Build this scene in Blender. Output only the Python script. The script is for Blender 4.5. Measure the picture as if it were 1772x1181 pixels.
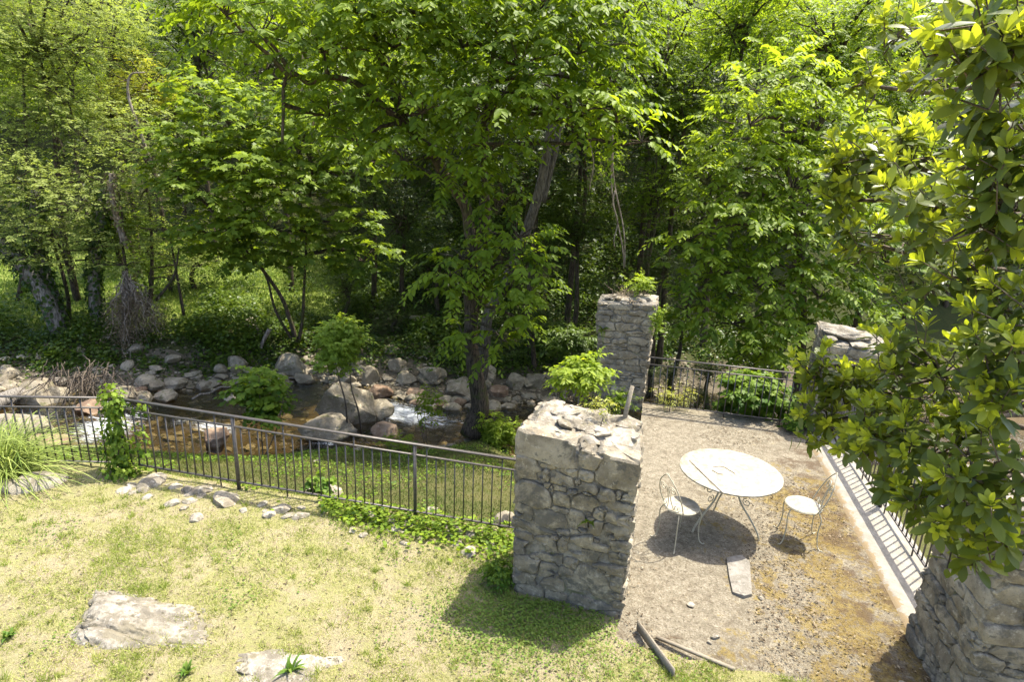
import bpy, bmesh, math, random
import numpy as np
from mathutils import Matrix, Vector

for o in list(bpy.data.objects):
    bpy.data.objects.remove(o)
SC = bpy.context.scene
COL = SC.collection
R = math.radians

# ---------------------------------------------------------------- camera
FPX, PITCH, ROLL = 1040.0, R(16.0), R(-2.3)
CAMZ = 4.0
_c, _s = math.cos(ROLL), math.sin(ROLL)
_F = np.array([0, math.cos(PITCH), -math.sin(PITCH)])
_R = np.array([1.0, 0, 0])
_D = np.array([0, -math.sin(PITCH), -math.cos(PITCH)])
CM = np.array([_c * _R + _s * _D, -_s * _R + _c * _D, _F])
cam = bpy.data.cameras.new('camera')
cam.sensor_width = 36.0
cam.lens = 36.0 * FPX / 1772.0
cam.clip_start, cam.clip_end = 0.05, 600.0
camo = bpy.data.objects.new('camera', cam)
COL.objects.link(camo)
mw = Matrix.Identity(4)
for i in range(3):
    mw[i][0], mw[i][1], mw[i][2] = CM[0][i], -CM[1][i], -CM[2][i]
mw[2][3] = CAMZ
camo.matrix_world = mw
SC.camera = camo

# ---------------------------------------------------------------- sky, sun, exposure
SUNV = np.array([0.37, 0.26, 1.0])           # towards the sun
SUNV = SUNV / np.linalg.norm(SUNV)
world = bpy.data.worlds.new('World')
SC.world = world
world.use_nodes = True
wn = world.node_tree
bg = wn.nodes['Background']
sky = wn.nodes.new('ShaderNodeTexSky')
sky.sky_type = 'NISHITA'
sky.sun_disc = False
sky.sun_elevation = math.asin(SUNV[2])
sky.sun_rotation = math.atan2(SUNV[0], SUNV[1])
sky.air_density = 0.8
sky.dust_density = 3.0
wn.links.new(sky.outputs[0], bg.inputs[0])
bg.inputs[1].default_value = 0.15
sun = bpy.data.lights.new('sun', 'SUN')
sun.energy = 3.3
sun.angle = R(0.53)
sun.color = (1.0, 0.94, 0.82)
suno = bpy.data.objects.new('sun', sun)
COL.objects.link(suno)
suno.rotation_euler = Vector(SUNV).to_track_quat('Z', 'Y').to_euler()
suno.location = Vector(SUNV) * 60
SC.view_settings.view_transform = 'Standard'
SC.view_settings.look = 'None'
SC.view_settings.exposure = 1.85
SC.view_settings.gamma = 1.0
SC.view_settings.use_curve_mapping = False
SC.render.engine = 'CYCLES'
cy = SC.cycles
cy.use_denoising = True
try:
    cy.denoiser = 'OPENIMAGEDENOISE'
except Exception:
    pass
cy.max_bounces = 8
cy.diffuse_bounces = 6
cy.glossy_bounces = 2
cy.transmission_bounces = 3
cy.transparent_max_bounces = 6
cy.sample_clamp_indirect = 6.0
cy.caustics_reflective = False
cy.caustics_refractive = False


# ---------------------------------------------------------------- helpers
def ray(px, py):
    v = np.array([(px - 886.0) / FPX, (py - 590.5) / FPX, 1.0])
    return v @ CM


def at(px, py, y):
    """point in the place seen near (px, py) of the photograph at forward distance y"""
    r = ray(px, py)
    p = r * (y / r[1])
    return np.array([p[0], p[1], p[2] + CAMZ])


def G(px, py, z):
    r = ray(px, py)
    p = r * ((z - CAMZ) / r[2])
    return np.array([p[0], p[1], p[2] + CAMZ])


def project(P):
    q = (np.asarray(P) - np.array([0, 0, CAMZ])) @ CM.T
    return 886 + FPX * q[..., 0] / q[..., 2], 590.5 + FPX * q[..., 1] / q[..., 2], q[..., 2]


def nrm(v):
    v = np.asarray(v, float)
    return v / np.maximum(np.linalg.norm(v, axis=-1, keepdims=True), 1e-9)


def _hash(ix, iy, iz, seed):
    h = (ix.astype(np.int64) * 374761393 + iy.astype(np.int64) * 668265263 + iz.astype(np.int64) * 2147483647 + seed * 1274126177) & 0xFFFFFFFF
    h = ((h ^ (h >> 13)) * 1274126177) & 0xFFFFFFFF
    h = (h ^ (h >> 16)) & 0xFFFFFFFF
    return h / 4294967295.0


def vnoise(P, seed=0):
    P = np.asarray(P, float)
    i = np.floor(P)
    f = P - i
    f = f * f * (3 - 2 * f)
    ix, iy, iz = i[..., 0], i[..., 1], i[..., 2]
    out = 0
    for a in (0, 1):
        for b in (0, 1):
            for c in (0, 1):
                w = (f[..., 0] if a else 1 - f[..., 0]) * (f[..., 1] if b else 1 - f[..., 1]) * (f[..., 2] if c else 1 - f[..., 2])
                out = out + w * _hash(ix + a, iy + b, iz + c, seed)
    return out * 2 - 1


def fbm(P, octs=4, seed=0):
    P = np.asarray(P, float)
    a, s, o = 1.0, 0.0, 0.0
    for k in range(octs):
        s = s + a * vnoise(P * (2 ** k) + 17.3 * k, seed + k)
        o += a
        a *= 0.5
    return s / o


def n2(x, y, sc, octs=3, seed=0):
    x, y = np.broadcast_arrays(np.asarray(x, float), np.asarray(y, float))
    return fbm(np.stack([x * sc, y * sc, np.zeros_like(x) + 0.37], -1), octs, seed)


class MB:
    """collects pieces of one mesh"""
    def __init__(self):
        self.V, self.T, self.Q, self.A, self.n = [], [], [], [], 0

    def add(self, V, T=None, Q=None, tint=None):
        V = np.asarray(V, float).reshape(-1, 3)
        if T is not None and len(T):
            self.T.append(np.asarray(T, int) + self.n)
        if Q is not None and len(Q):
            self.Q.append(np.asarray(Q, int) + self.n)
        self.V.append(V)
        if tint is None:
            tint = np.full(len(V), 0.5)
        self.A.append(np.broadcast_to(np.asarray(tint, float), (len(V),)))
        self.n += len(V)
        return self

    def tube(self, pts, rad, sides=6, cap=True, tint=None):
        pts = np.asarray(pts, float)
        n = len(pts)
        rad = np.broadcast_to(np.asarray(rad, float), (n,))
        tan = nrm(np.gradient(pts, axis=0))
        ref = np.array([0, 0, 1.0]) if abs(tan[0][2]) < 0.8 else np.array([1.0, 0, 0])
        a = nrm(np.cross(tan[0], ref))
        V = []
        ang = np.arange(sides) * 2 * np.pi / sides
        for k in range(n):
            a = nrm(a - tan[k] * (a @ tan[k]))
            b = np.cross(tan[k], a)
            V.append(pts[k] + rad[k] * (np.cos(ang)[:, None] * a + np.sin(ang)[:, None] * b))
        V = np.concatenate(V)
        Q = []
        for k in range(n - 1):
            for j in range(sides):
                j2 = (j + 1) % sides
                Q.append((k * sides + j, k * sides + j2, (k + 1) * sides + j2, (k + 1) * sides + j))
        T = []
        if cap:
            V = np.concatenate([V, pts[:1], pts[-1:]])
            for j in range(sides):
                j2 = (j + 1) % sides
                T.append((n * sides, j2, j))
                T.append((n * sides + 1, (n - 1) * sides + j, (n - 1) * sides + j2))
        return self.add(V, T, Q, tint)

    def box(self, lo, hi, M=None):
        lo, hi = np.asarray(lo, float), np.asarray(hi, float)
        V = np.array([[x, y, z] for z in (lo[2], hi[2]) for y in (lo[1], hi[1]) for x in (lo[0], hi[0])])
        if M is not None:
            V = V @ np.asarray(M)[:3, :3].T + np.asarray(M)[:3, 3]
        return self.add(V, None, [(0, 2, 3, 1), (4, 5, 7, 6), (0, 1, 5, 4), (2, 6, 7, 3), (0, 4, 6, 2), (1, 3, 7, 5)])

    def bar(self, a, b, w, h):
        """rectangular bar from a to b, w sideways, h upwards"""
        a, b = np.asarray(a, float), np.asarray(b, float)
        t = nrm(b - a)
        up = np.array([0, 0, 1.0]) if abs(t[2]) < 0.9 else np.array([0, 1.0, 0])
        s = nrm(np.cross(t, up))
        u = np.cross(s, t)
        V = [p + s * i * w / 2 + u * j * h / 2 for p in (a, b) for j in (-1, 1) for i in (-1, 1)]
        return self.add(V, None, [(0, 2, 3, 1), (4, 5, 7, 6), (0, 1, 5, 4), (2, 6, 7, 3), (0, 4, 6, 2), (1, 3, 7, 5)])

    def mesh(self, name, smooth=False, sharp=None):
        V = np.concatenate(self.V) if self.V else np.zeros((0, 3))
        T = np.concatenate(self.T) if self.T else np.zeros((0, 3), int)
        Q = np.concatenate(self.Q) if self.Q else np.zeros((0, 4), int)
        me = bpy.data.meshes.new(name)
        me.vertices.add(len(V))
        me.vertices.foreach_set('co', V.astype(np.float32).ravel())
        nl = len(T) * 3 + len(Q) * 4
        me.loops.add(nl)
        me.loops.foreach_set('vertex_index', np.concatenate([T.ravel(), Q.ravel()]).astype(np.int32))
        me.polygons.add(len(T) + len(Q))
        st = np.concatenate([np.arange(len(T)) * 3, len(T) * 3 + np.arange(len(Q)) * 4]).astype(np.int32)
        me.polygons.foreach_set('loop_start', st)
        at_ = me.attributes.new('tint', 'FLOAT', 'POINT')
        at_.data.foreach_set('value', np.concatenate(self.A).astype(np.float32) if self.A else np.zeros(0, np.float32))
        me.update(calc_edges=True)
        me.validate()
        if smooth:
            me.polygons.foreach_set('use_smooth', np.ones(len(me.polygons), bool))
            if sharp:
                me.set_sharp_from_angle(angle=R(sharp))
        return me


def obj(name, mb, mat, parent=None, smooth=False, sharp=None):
    me = mb if isinstance(mb, bpy.types.Mesh) else mb.mesh(name, smooth, sharp)
    if mat is not None and not me.materials:
        me.materials.append(mat)
    o = bpy.data.objects.new(name, me)
    COL.objects.link(o)
    if parent is not None:
        o.parent = parent
    return o


def tag(o, label=None, cat=None, group=None, kind=None):
    if label: o['label'] = label
    if cat: o['category'] = cat
    if group: o['group'] = group
    if kind or cat: o['kind'] = kind or 'thing'
    return o


def thing(name, label, cat, loc=(0, 0, 0), group=None, rotz=0.0):
    o = bpy.data.objects.new(name, None)
    o.empty_display_size = 0.2
    COL.objects.link(o)
    o.location = Vector([float(v) for v in loc])
    o.rotation_euler = (0, 0, rotz)
    tag(o, label, cat, group)
    return o


def smooth_path(pts, n=8):
    """Catmull-Rom through pts"""
    P = np.asarray(pts, float)
    P = np.concatenate([[2 * P[0] - P[1]], P, [2 * P[-1] - P[-2]]])
    out = []
    for i in range(1, len(P) - 2):
        for t in np.linspace(0, 1, n, endpoint=False):
            a, b, c, d = P[i - 1], P[i], P[i + 1], P[i + 2]
            out.append(0.5 * ((2 * b) + (-a + c) * t + (2 * a - 5 * b + 4 * c - d) * t * t + (-a + 3 * b - 3 * c + d) * t ** 3))
    out.append(P[-2])
    return np.array(out)


# ---------------------------------------------------------------- materials
class NT:
    def __init__(self, name):
        self.m = bpy.data.materials.new(name)
        self.m.use_nodes = True
        self.t = self.m.node_tree
        self.t.nodes.clear()
        self.out = self.t.nodes.new('ShaderNodeOutputMaterial')

    def n(self, typ, **kw):
        nd = self.t.nodes.new('ShaderNode' + typ)
        for k, v in kw.items():
            setattr(nd, k, v)
        return nd

    def set(self, sock, v):
        if isinstance(v, bpy.types.NodeSocket):
            self.t.links.new(v, sock)
        elif isinstance(v, (tuple, list)) and len(v) == 3 and sock.type == 'RGBA':
            sock.default_value = (*v, 1)
        else:
            sock.default_value = v

    def coord(self):
        if not hasattr(self, '_co'):
            self._co = self.n('NewGeometry').outputs['Position']
        return self._co

    def ocoord(self):
        if not hasattr(self, '_oc'):
            self._oc = self.n('TexCoord').outputs['Object']
        return self._oc

    def mapping(self, co, scale=(1, 1, 1), rot=(0, 0, 0)):
        m = self.n('Mapping')
        self.set(m.inputs[0], co)
        m.inputs['Scale'].default_value = scale
        m.inputs['Rotation'].default_value = rot
        return m.outputs[0]

    def noise(self, scale, detail=5, rough=0.6, co=None, dist=0.0):
        nd = self.n('TexNoise')
        self.set(nd.inputs['Vector'], co if co is not None else self.coord())
        nd.inputs['Scale'].default_value = scale
        nd.inputs['Detail'].default_value = detail
        nd.inputs['Roughness'].default_value = rough
        nd.inputs['Distortion'].default_value = dist
        return nd.outputs['Fac']

    def voro(self, scale, co=None, feature='F1', out='Distance'):
        nd = self.n('TexVoronoi', feature=feature)
        self.set(nd.inputs['Vector'], co if co is not None else self.coord())
        nd.inputs['Scale'].default_value = scale
        return nd.outputs[out]

    def ramp(self, fac, lo, hi, a=0.0, b=1.0):
        nd = self.n('MapRange')
        nd.interpolation_type = 'SMOOTHSTEP'
        self.set(nd.inputs[0], fac)
        nd.inputs[1].default_value, nd.inputs[2].default_value = lo, hi
        nd.inputs[3].default_value, nd.inputs[4].default_value = a, b
        return nd.outputs[0]

    def mix(self, fac, a, b, blend='MIX'):
        nd = self.n('Mix', data_type='RGBA', blend_type=blend)
        self.set(nd.inputs[0], fac)
        self.set(nd.inputs[6], a)
        self.set(nd.inputs[7], b)
        return nd.outputs[2]

    def math(self, op, a, b=0.0):
        nd = self.n('Math', operation=op)
        self.set(nd.inputs[0], a)
        self.set(nd.inputs[1], b)
        return nd.outputs[0]

    def attr(self, name='tint'):
        return self.n('Attribute', attribute_name=name).outputs['Fac']

    def objrand(self):
        return self.n('ObjectInfo').outputs['Random']

    def bump(self, h, strength=0.5, dist=0.02, normal=None):
        nd = self.n('Bump')
        nd.inputs['Strength'].default_value = strength
        nd.inputs['Distance'].default_value = dist
        self.set(nd.inputs['Height'], h)
        if normal is not None:
            self.set(nd.inputs['Normal'], normal)
        return nd.outputs[0]

    def bsdf(self, col, rough=0.8, normal=None, spec=0.3, metal=0.0):
        nd = self.n('BsdfPrincipled')
        self.set(nd.inputs['Base Color'], col)
        self.set(nd.inputs['Roughness'], rough)
        nd.inputs['Specular IOR Level'].default_value = spec
        nd.inputs['Metallic'].default_value = metal
        if normal is not None:
            self.set(nd.inputs['Normal'], normal)
        return nd.outputs[0]

    def mixsh(self, fac, a, b):
        nd = self.n('MixShader')
        self.set(nd.inputs[0], fac)
        self.set(nd.inputs[1], a)
        self.set(nd.inputs[2], b)
        return nd.outputs[0]

    def done(self, sh):
        self.t.links.new(sh, self.out.inputs['Surface'])
        return self.m


def leaf_mat(name, dark, light, trans=0.42, rough=0.45, spec=0.35, gain=(1.9, 1.75, 0.9)):
    m = NT(name)
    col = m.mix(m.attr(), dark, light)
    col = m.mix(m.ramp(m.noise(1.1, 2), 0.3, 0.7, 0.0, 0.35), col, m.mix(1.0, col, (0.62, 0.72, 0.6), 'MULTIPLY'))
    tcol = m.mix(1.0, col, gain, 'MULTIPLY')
    tr = m.n('BsdfTranslucent')
    m.set(tr.inputs[0], tcol)
    return m.done(m.mixsh(trans, m.bsdf(col, rough, None, spec), tr.outputs[0]))


def rock_mat(name, base, dark, light, lichen=None, red=None, scale=1.0, bump=0.6, stain=None):
    m = NT(name)
    co = m.coord()
    rnd = m.objrand()
    a = m.noise(2.2 * scale, 6, 0.65)
    b = m.noise(11 * scale, 5, 0.7)
    c = m.noise(48 * scale, 3, 0.7)
    col = m.mix(m.ramp(a, 0.35, 0.68), dark, base)
    col = m.mix(m.ramp(b, 0.52, 0.72, 0, 0.85), col, light)
    col = m.mix(m.ramp(c, 0.55, 0.7, 0, 0.45), col, m.mix(1.0, col, (0.35, 0.35, 0.36), 'MULTIPLY'))
    if lichen:
        col = m.mix(m.ramp(m.noise(5.5 * scale, 4, 0.6, m.mapping(co, (1, 1, 1.4), (0.3, 0.5, 0))), 0.56, 0.66, 0, 0.8), col, lichen)
    if red:
        col = m.mix(m.math('MULTIPLY', m.ramp(a, 0.4, 0.6), m.ramp(rnd, 0.55, 0.9)), col, red)
    col = m.mix(m.ramp(rnd, 0, 1, 0.0, 0.35), col, m.mix(1.0, col, (0.62, 0.61, 0.60), 'MULTIPLY'))
    if stain:
        col = m.mix(m.ramp(m.noise(2.6, 5, 0.75, None, 0.4), 0.50, 0.62, 0, 0.8), col, stain)
    h = m.math('ADD', m.math('MULTIPLY', b, 0.7), m.math('MULTIPLY', c, 0.3))
    return m.done(m.bsdf(col, 0.9, m.bump(h, bump, 0.045 / scale), 0.2))


def bark_mat(name, a, b, moss=None):
    m = NT(name)
    co = m.mapping(m.coord(), (1, 1, 0.22))
    n = m.noise(26, 4, 0.7, co)
    col = m.mix(m.ramp(n, 0.35, 0.65), a, b)
    if moss:
        col = m.mix(m.ramp(m.noise(4, 4), 0.5, 0.65, 0, 0.8), col, moss)
    return m.done(m.bsdf(col, 0.95, m.bump(n, 0.9, 0.03), 0.1))


MAT = {}
MAT['leaf_main'] = leaf_mat('elm_leaf', (0.058, 0.106, 0.011), (0.220, 0.305, 0.020), 0.5, 0.55, 0.25, (2.0, 1.82, 1.0))
MAT['leaf_lime'] = leaf_mat('lime_leaf', (0.070, 0.130, 0.012), (0.275, 0.345, 0.026), 0.5, 0.55, 0.25, (1.8, 1.75, 1.0))
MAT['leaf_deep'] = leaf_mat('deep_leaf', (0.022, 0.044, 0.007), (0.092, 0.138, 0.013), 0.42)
MAT['leaf_fig'] = leaf_mat('fig_leaf', (0.052, 0.100, 0.012), (0.220, 0.295, 0.026), 0.45, 0.5, 0.25, (1.9, 1.75, 0.9))
MAT['leaf_grey'] = leaf_mat('willow_leaf', (0.085, 0.125, 0.028), (0.320, 0.360, 0.095), 0.45, 0.6, 0.2, (1.7, 1.7, 1.0))
MAT['leaf_gold'] = leaf_mat('gold_leaf', (0.130, 0.165, 0.022), (0.360, 0.370, 0.050), 0.45)
MAT['leaf_under'] = leaf_mat('undergrowth_leaf', (0.028, 0.062, 0.009), (0.140, 0.205, 0.018), 0.38)
MAT['leaf_ivy'] = leaf_mat('ivy_leaf', (0.045, 0.105, 0.012), (0.250, 0.330, 0.028), 0.4, 0.55, 0.2)
MAT['leaf_bay'] = leaf_mat('bay_leaf', (0.062, 0.112, 0.016), (0.230, 0.310, 0.035), 0.42, 0.5, 0.25)
MAT['leaf_laurel'] = leaf_mat('laurel_leaf', (0.052, 0.085, 0.020), (0.400, 0.440, 0.040), 0.48, 0.38, 0.45, (1.75, 1.7, 0.7))
MAT['leaf_dead'] = leaf_mat('dead_leaf', (0.060, 0.040, 0.024), (0.330, 0.265, 0.180), 0.2, 0.8, 0.1, (1, 1, 1))
MAT['blade'] = leaf_mat('grass_blade', (0.200, 0.265, 0.036), (0.480, 0.450, 0.180), 0.35, 0.7, 0.15, (1.4, 1.4, 1.0))
MAT['blade_green'] = leaf_mat('green_blade', (0.075, 0.145, 0.020), (0.260, 0.310, 0.060), 0.35, 0.6, 0.2, (1.5, 1.5, 0.9))
MAT['blade_bank'] = leaf_mat('bank_blade', (0.055, 0.095, 0.016), (0.230, 0.215, 0.065), 0.35, 0.6, 0.15, (1.4, 1.4, 0.9))  # bank grass, darkened in place of the tree's dappled shade
MAT['reed'] = leaf_mat('reed_blade', (0.130, 0.200, 0.035), (0.400, 0.450, 0.130), 0.35, 0.45, 0.3, (1.3, 1.3, 0.9))
MAT['bark'] = bark_mat('dark_bark', (0.030, 0.024, 0.018), (0.110, 0.085, 0.062), (0.055, 0.065, 0.020))
MAT['bark_grey'] = bark_mat('grey_bark', (0.085, 0.076, 0.065), (0.270, 0.245, 0.210))
MAT['bark_dead'] = bark_mat('dead_bark', (0.120, 0.095, 0.075), (0.330, 0.280, 0.230))
MAT['bark_mid'] = bark_mat('brown_grey_bark', (0.050, 0.043, 0.034), (0.150, 0.132, 0.105))
MAT['twig'] = bark_mat('twig_bark', (0.060, 0.048, 0.036), (0.160, 0.130, 0.100))
MAT['stone'] = rock_mat('wall_stone', (0.350, 0.305, 0.222), (0.180, 0.152, 0.106), (0.470, 0.420, 0.322), (0.110, 0.104, 0.088), None, 1.6, 0.9, (0.095, 0.089, 0.074))
MAT['boulder'] = rock_mat('boulder_stone', (0.345, 0.300, 0.220), (0.180, 0.152, 0.106), (0.450, 0.400, 0.305), (0.14, 0.14, 0.06), None, 1.0, 0.9)
MAT['boulder_red'] = rock_mat('red_boulder_stone', (0.300, 0.215, 0.145), (0.150, 0.095, 0.060), (0.400, 0.325, 0.245), None, None, 1.0, 0.5)
MAT['pale_rock'] = rock_mat('pale_rock', (0.360, 0.322, 0.255), (0.160, 0.138, 0.102), (0.520, 0.480, 0.400), (0.17, 0.15, 0.095), None, 2.0, 1.0)

MAT['lawn_rock'] = rock_mat('lawn_rock', (0.345, 0.315, 0.255), (0.150, 0.132, 0.100), (0.460, 0.425, 0.355), (0.105, 0.092, 0.060), None, 2.4, 1.0, (0.15, 0.13, 0.085))
MAT['slab'] = rock_mat('slab_stone', (0.27, 0.25, 0.215), (0.17, 0.155, 0.125), (0.33, 0.31, 0.27), (0.12, 0.11, 0.09), None, 2.5, 0.8)

m = NT('mortar')
a = m.noise(9, 6, 0.7); b = m.noise(60, 4, 0.7)
col = m.mix(m.ramp(a, 0.35, 0.65), (0.135, 0.122, 0.095), (0.330, 0.300, 0.245))
col = m.mix(m.ramp(m.noise(3, 3), 0.55, 0.7, 0, 0.6), col, (0.12, 0.13, 0.05))
MAT['mortar'] = m.done(m.bsdf(col, 0.95, m.bump(m.math('ADD', a, m.math('MULTIPLY', b, 0.5)), 1.0, 0.04), 0.1))

m = NT('iron')
n_ = m.noise(30, 4)
MAT['iron'] = m.done(m.bsdf(m.mix(m.ramp(n_, 0.45, 0.7), (0.075, 0.068, 0.062), (0.120, 0.102, 0.085)), 0.45, None, 0.5, 0.35))

m = NT('white_paint')
a = m.noise(14, 6, 0.7); b = m.noise(60, 4, 0.7)
col = m.mix(m.ramp(a, 0.44, 0.60, 0, 0.8), (0.300, 0.278, 0.222), (0.205, 0.172, 0.108))
col = m.mix(m.ramp(b, 0.62, 0.74, 0, 0.5), col, (0.24, 0.17, 0.09))
MAT['white'] = m.done(m.bsdf(col, 0.5, None, 0.4))
m = NT('ivory_iron')
a = m.noise(25, 5, 0.7)
MAT['ivory'] = m.done(m.bsdf(m.mix(m.ramp(a, 0.5, 0.7, 0, 0.7), (0.40, 0.37, 0.27), (0.17, 0.13, 0.07)), 0.55, None, 0.4))

m = NT('weathered_wood')
n_ = m.noise(20, 5, 0.7, m.mapping(m.ocoord(), (0.15, 2.5, 2.5)))
MAT['wood'] = m.done(m.bsdf(m.mix(n_, (0.10, 0.085, 0.062), (0.32, 0.28, 0.215)), 0.9, m.bump(n_, 0.5, 0.01), 0.1))

# terrace: sandy concrete, brown and ochre moss, litter; moss grows towards the ledge
TO = np.array([1.09, 4.66, 0.0]); TU = np.array([0.972, -0.233, 0.0]); TV = np.array([0.233, 0.972, 0.0])
m = NT('terrace_concrete')
oc = m.ocoord()
sep = m.n('SeparateXYZ'); m.set(sep.inputs[0], oc)
U, Vv = sep.outputs[0], sep.outputs[1]
a = m.noise(1.6, 6, 0.7, oc); b = m.noise(9, 6, 0.75, oc); c = m.noise(55, 5, 0.8, oc); d = m.voro(38, oc)
col = m.mix(m.ramp(b, 0.35, 0.65), (0.165, 0.145, 0.104), (0.275, 0.245, 0.180))
col = m.mix(m.ramp(c, 0.48, 0.62, 0, 0.85), col, (0.120, 0.093, 0.062))
col = m.mix(m.ramp(c, 0.32, 0.45, 0.7, 0), col, (0.42, 0.38, 0.315))
e_ = m.noise(24, 5, 0.8, oc)
col = m.mix(m.ramp(m.noise(5.5, 6, 0.8, oc, 0.5), 0.50, 0.64, 0, 0.7), col, (0.120, 0.098, 0.066))
col = m.mix(m.ramp(e_, 0.54, 0.62, 0, 0.8), col, (0.085, 0.066, 0.046))
col = m.mix(m.ramp(e_, 0.40, 0.33, 0, 0.5), col, (0.40, 0.365, 0.30))
mossw = m.math('ADD', m.ramp(U, 0.2, 2.2, -0.075, 0.075), m.math('MULTIPLY', m.ramp(Vv, 3.0, 4.6), -0.14))
mossm = m.math('ADD', m.math('ADD', m.math('MULTIPLY', a, 0.55), m.math('MULTIPLY', b, 0.5)), mossw)
moss = m.mix(m.ramp(c, 0.4, 0.6), (0.175, 0.122, 0.032), (0.105, 0.074, 0.026))
moss = m.mix(m.ramp(b, 0.45, 0.65), moss, (0.215, 0.165, 0.060))
col = m.mix(m.math('MULTIPLY', m.ramp(mossm, 0.54, 0.61), m.ramp(e_, 0.62, 0.50, 0.25, 0.95)), col, moss)
dirtm = m.math('ADD', m.noise(3.1, 6, 0.75, oc), m.ramp(U, 1.6, 2.55, -0.08, 0.07))
col = m.mix(m.ramp(dirtm, 0.51, 0.64, 0, 0.75), col, (0.085, 0.058, 0.036))
crack = m.ramp(m.voro(0.9, m.mapping(oc, (1, 1.3, 1)), 'DISTANCE_TO_EDGE'), 0.0, 0.006, 0.3, 0)
col = m.mix(crack, col, (0.14, 0.115, 0.085))
h = m.math('ADD', m.math('MULTIPLY', b, 0.6), m.math('MULTIPLY', c, 0.5))
MAT['terrace'] = m.done(m.bsdf(col, 0.95, m.bump(h, 1.0, 0.035), 0.1))

m = NT('ledge_concrete')
oc = m.ocoord()
sep = m.n('SeparateXYZ'); m.set(sep.inputs[0], oc)
b = m.noise(7, 6, 0.7, oc); c = m.noise(70, 4, 0.75, oc)
col = m.mix(m.ramp(b, 0.35, 0.65), (0.20, 0.183, 0.148), (0.27, 0.248, 0.205))
col = m.mix(m.ramp(c, 0.58, 0.7, 0, 0.6), col, (0.28, 0.25, 0.2))
edge = m.math('ADD', m.noise(6, 5, 0.8, oc), m.ramp(sep.outputs[0], 2.58, 2.80, 0.22, -0.25))
col = m.mix(m.ramp(edge, 0.54, 0.6, 0, 0.9), col, (0.21, 0.155, 0.085))
MAT['ledge'] = m.done(m.bsdf(col, 0.9, m.bump(m.math('ADD', b, c), 0.5, 0.01), 0.15))


def ground_mat(name, cols, sc=1.0, bump=0.7):
    """cols: straw, green, soil, pale"""
    m = NT(name)
    a = m.noise(0.55 * sc, 4, 0.6); b = m.noise(3.2 * sc, 6, 0.7); c = m.noise(21 * sc, 6, 0.8); d = m.noise(95 * sc, 3, 0.8)
    col = m.mix(m.ramp(m.math('ADD', m.math('MULTIPLY', b, 0.6), m.math('MULTIPLY', a, 0.4)), 0.42, 0.58), cols[0], cols[1])
    col = m.mix(m.ramp(c, 0.5, 0.68, 0, 0.85), col, cols[2])
    col = m.mix(m.ramp(d, 0.55, 0.7, 0, 0.6), col, cols[3])
    return m.done(m.bsdf(col, 0.95, m.bump(m.math('ADD', c, m.math('MULTIPLY', d, 0.6)), bump, 0.04 / sc), 0.1))


MAT['lawn'] = ground_mat('dry_lawn', [(0.370, 0.318, 0.190), (0.320, 0.305, 0.125), (0.250, 0.192, 0.122), (0.43, 0.38, 0.27)], 1.0, 1.0)
MAT['bank'] = ground_mat('bank_turf', [(0.125, 0.120, 0.045), (0.085, 0.100, 0.028), (0.120, 0.092, 0.055), (0.22, 0.20, 0.11)], 1.0, 1.0)
MAT['bed'] = ground_mat('river_bed', [(0.105, 0.076, 0.042), (0.072, 0.056, 0.032), (0.050, 0.040, 0.027), (0.155, 0.118, 0.072)], 1.3)
MAT['shore'] = ground_mat('stony_shore', [(0.135, 0.112, 0.080), (0.085, 0.072, 0.046), (0.055, 0.046, 0.030), (0.24, 0.21, 0.165)], 1.3)
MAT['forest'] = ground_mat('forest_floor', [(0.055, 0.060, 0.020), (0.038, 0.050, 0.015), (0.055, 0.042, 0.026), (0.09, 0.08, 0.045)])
MAT['meadow'] = ground_mat('meadow_turf', [(0.180, 0.220, 0.045), (0.145, 0.200, 0.035), (0.20, 0.18, 0.08), (0.28, 0.28, 0.12)])

# water: clear film over the brown bed, foam where the stream breaks
m = NT('stream_water')
co = m.mapping(m.coord(), (1, 1.5, 1))
rip = m.math('ADD', m.noise(5, 4, 0.6, co, 0.6), m.math('MULTIPLY', m.noise(18, 3, 0.6, co), 0.4))
nb = m.bump(rip, 0.55, 0.06)
fr = m.n('Fresnel'); fr.inputs['IOR'].default_value = 1.33; m.set(fr.inputs['Normal'], nb)
gl = m.n('BsdfGlossy'); gl.inputs['Roughness'].default_value = 0.06; m.set(gl.inputs['Normal'], nb)
gl.inputs['Color'].default_value = (0.9, 0.95, 1, 1)
tr = m.n('BsdfTransparent'); tr.inputs[0].default_value = (0.70, 0.64, 0.47, 1)
wat = m.mixsh(m.math('MULTIPLY', fr.outputs[0], 1.5), tr.outputs[0], gl.outputs[0])
foamn = m.math('ADD', m.math('MULTIPLY', m.noise(3.0, 6, 0.75, m.mapping(m.coord(), (0.5, 3.0, 1), (0, 0, 0.25)), 1.8), 0.6), m.math('MULTIPLY', m.noise(14, 6, 0.8, m.mapping(m.coord(), (0.5, 2.4, 1), (0, 0, 0.25)), 1.0), 0.4))
foamf = m.ramp(m.math('ADD', foamn, m.math('MULTIPLY', m.attr(), 0.30)), 0.66, 0.88)
MAT['water'] = m.done(m.mixsh(foamf, wat, m.bsdf((0.72, 0.75, 0.76), 0.6, nb, 0.3)))

# ================================================================ SETTING: terrain
TROT = math.atan2(TU[1], TU[0])


def W(u, v, z=0.0):
    return TO + TU * u + TV * v + np.array([0, 0, z])


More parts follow.
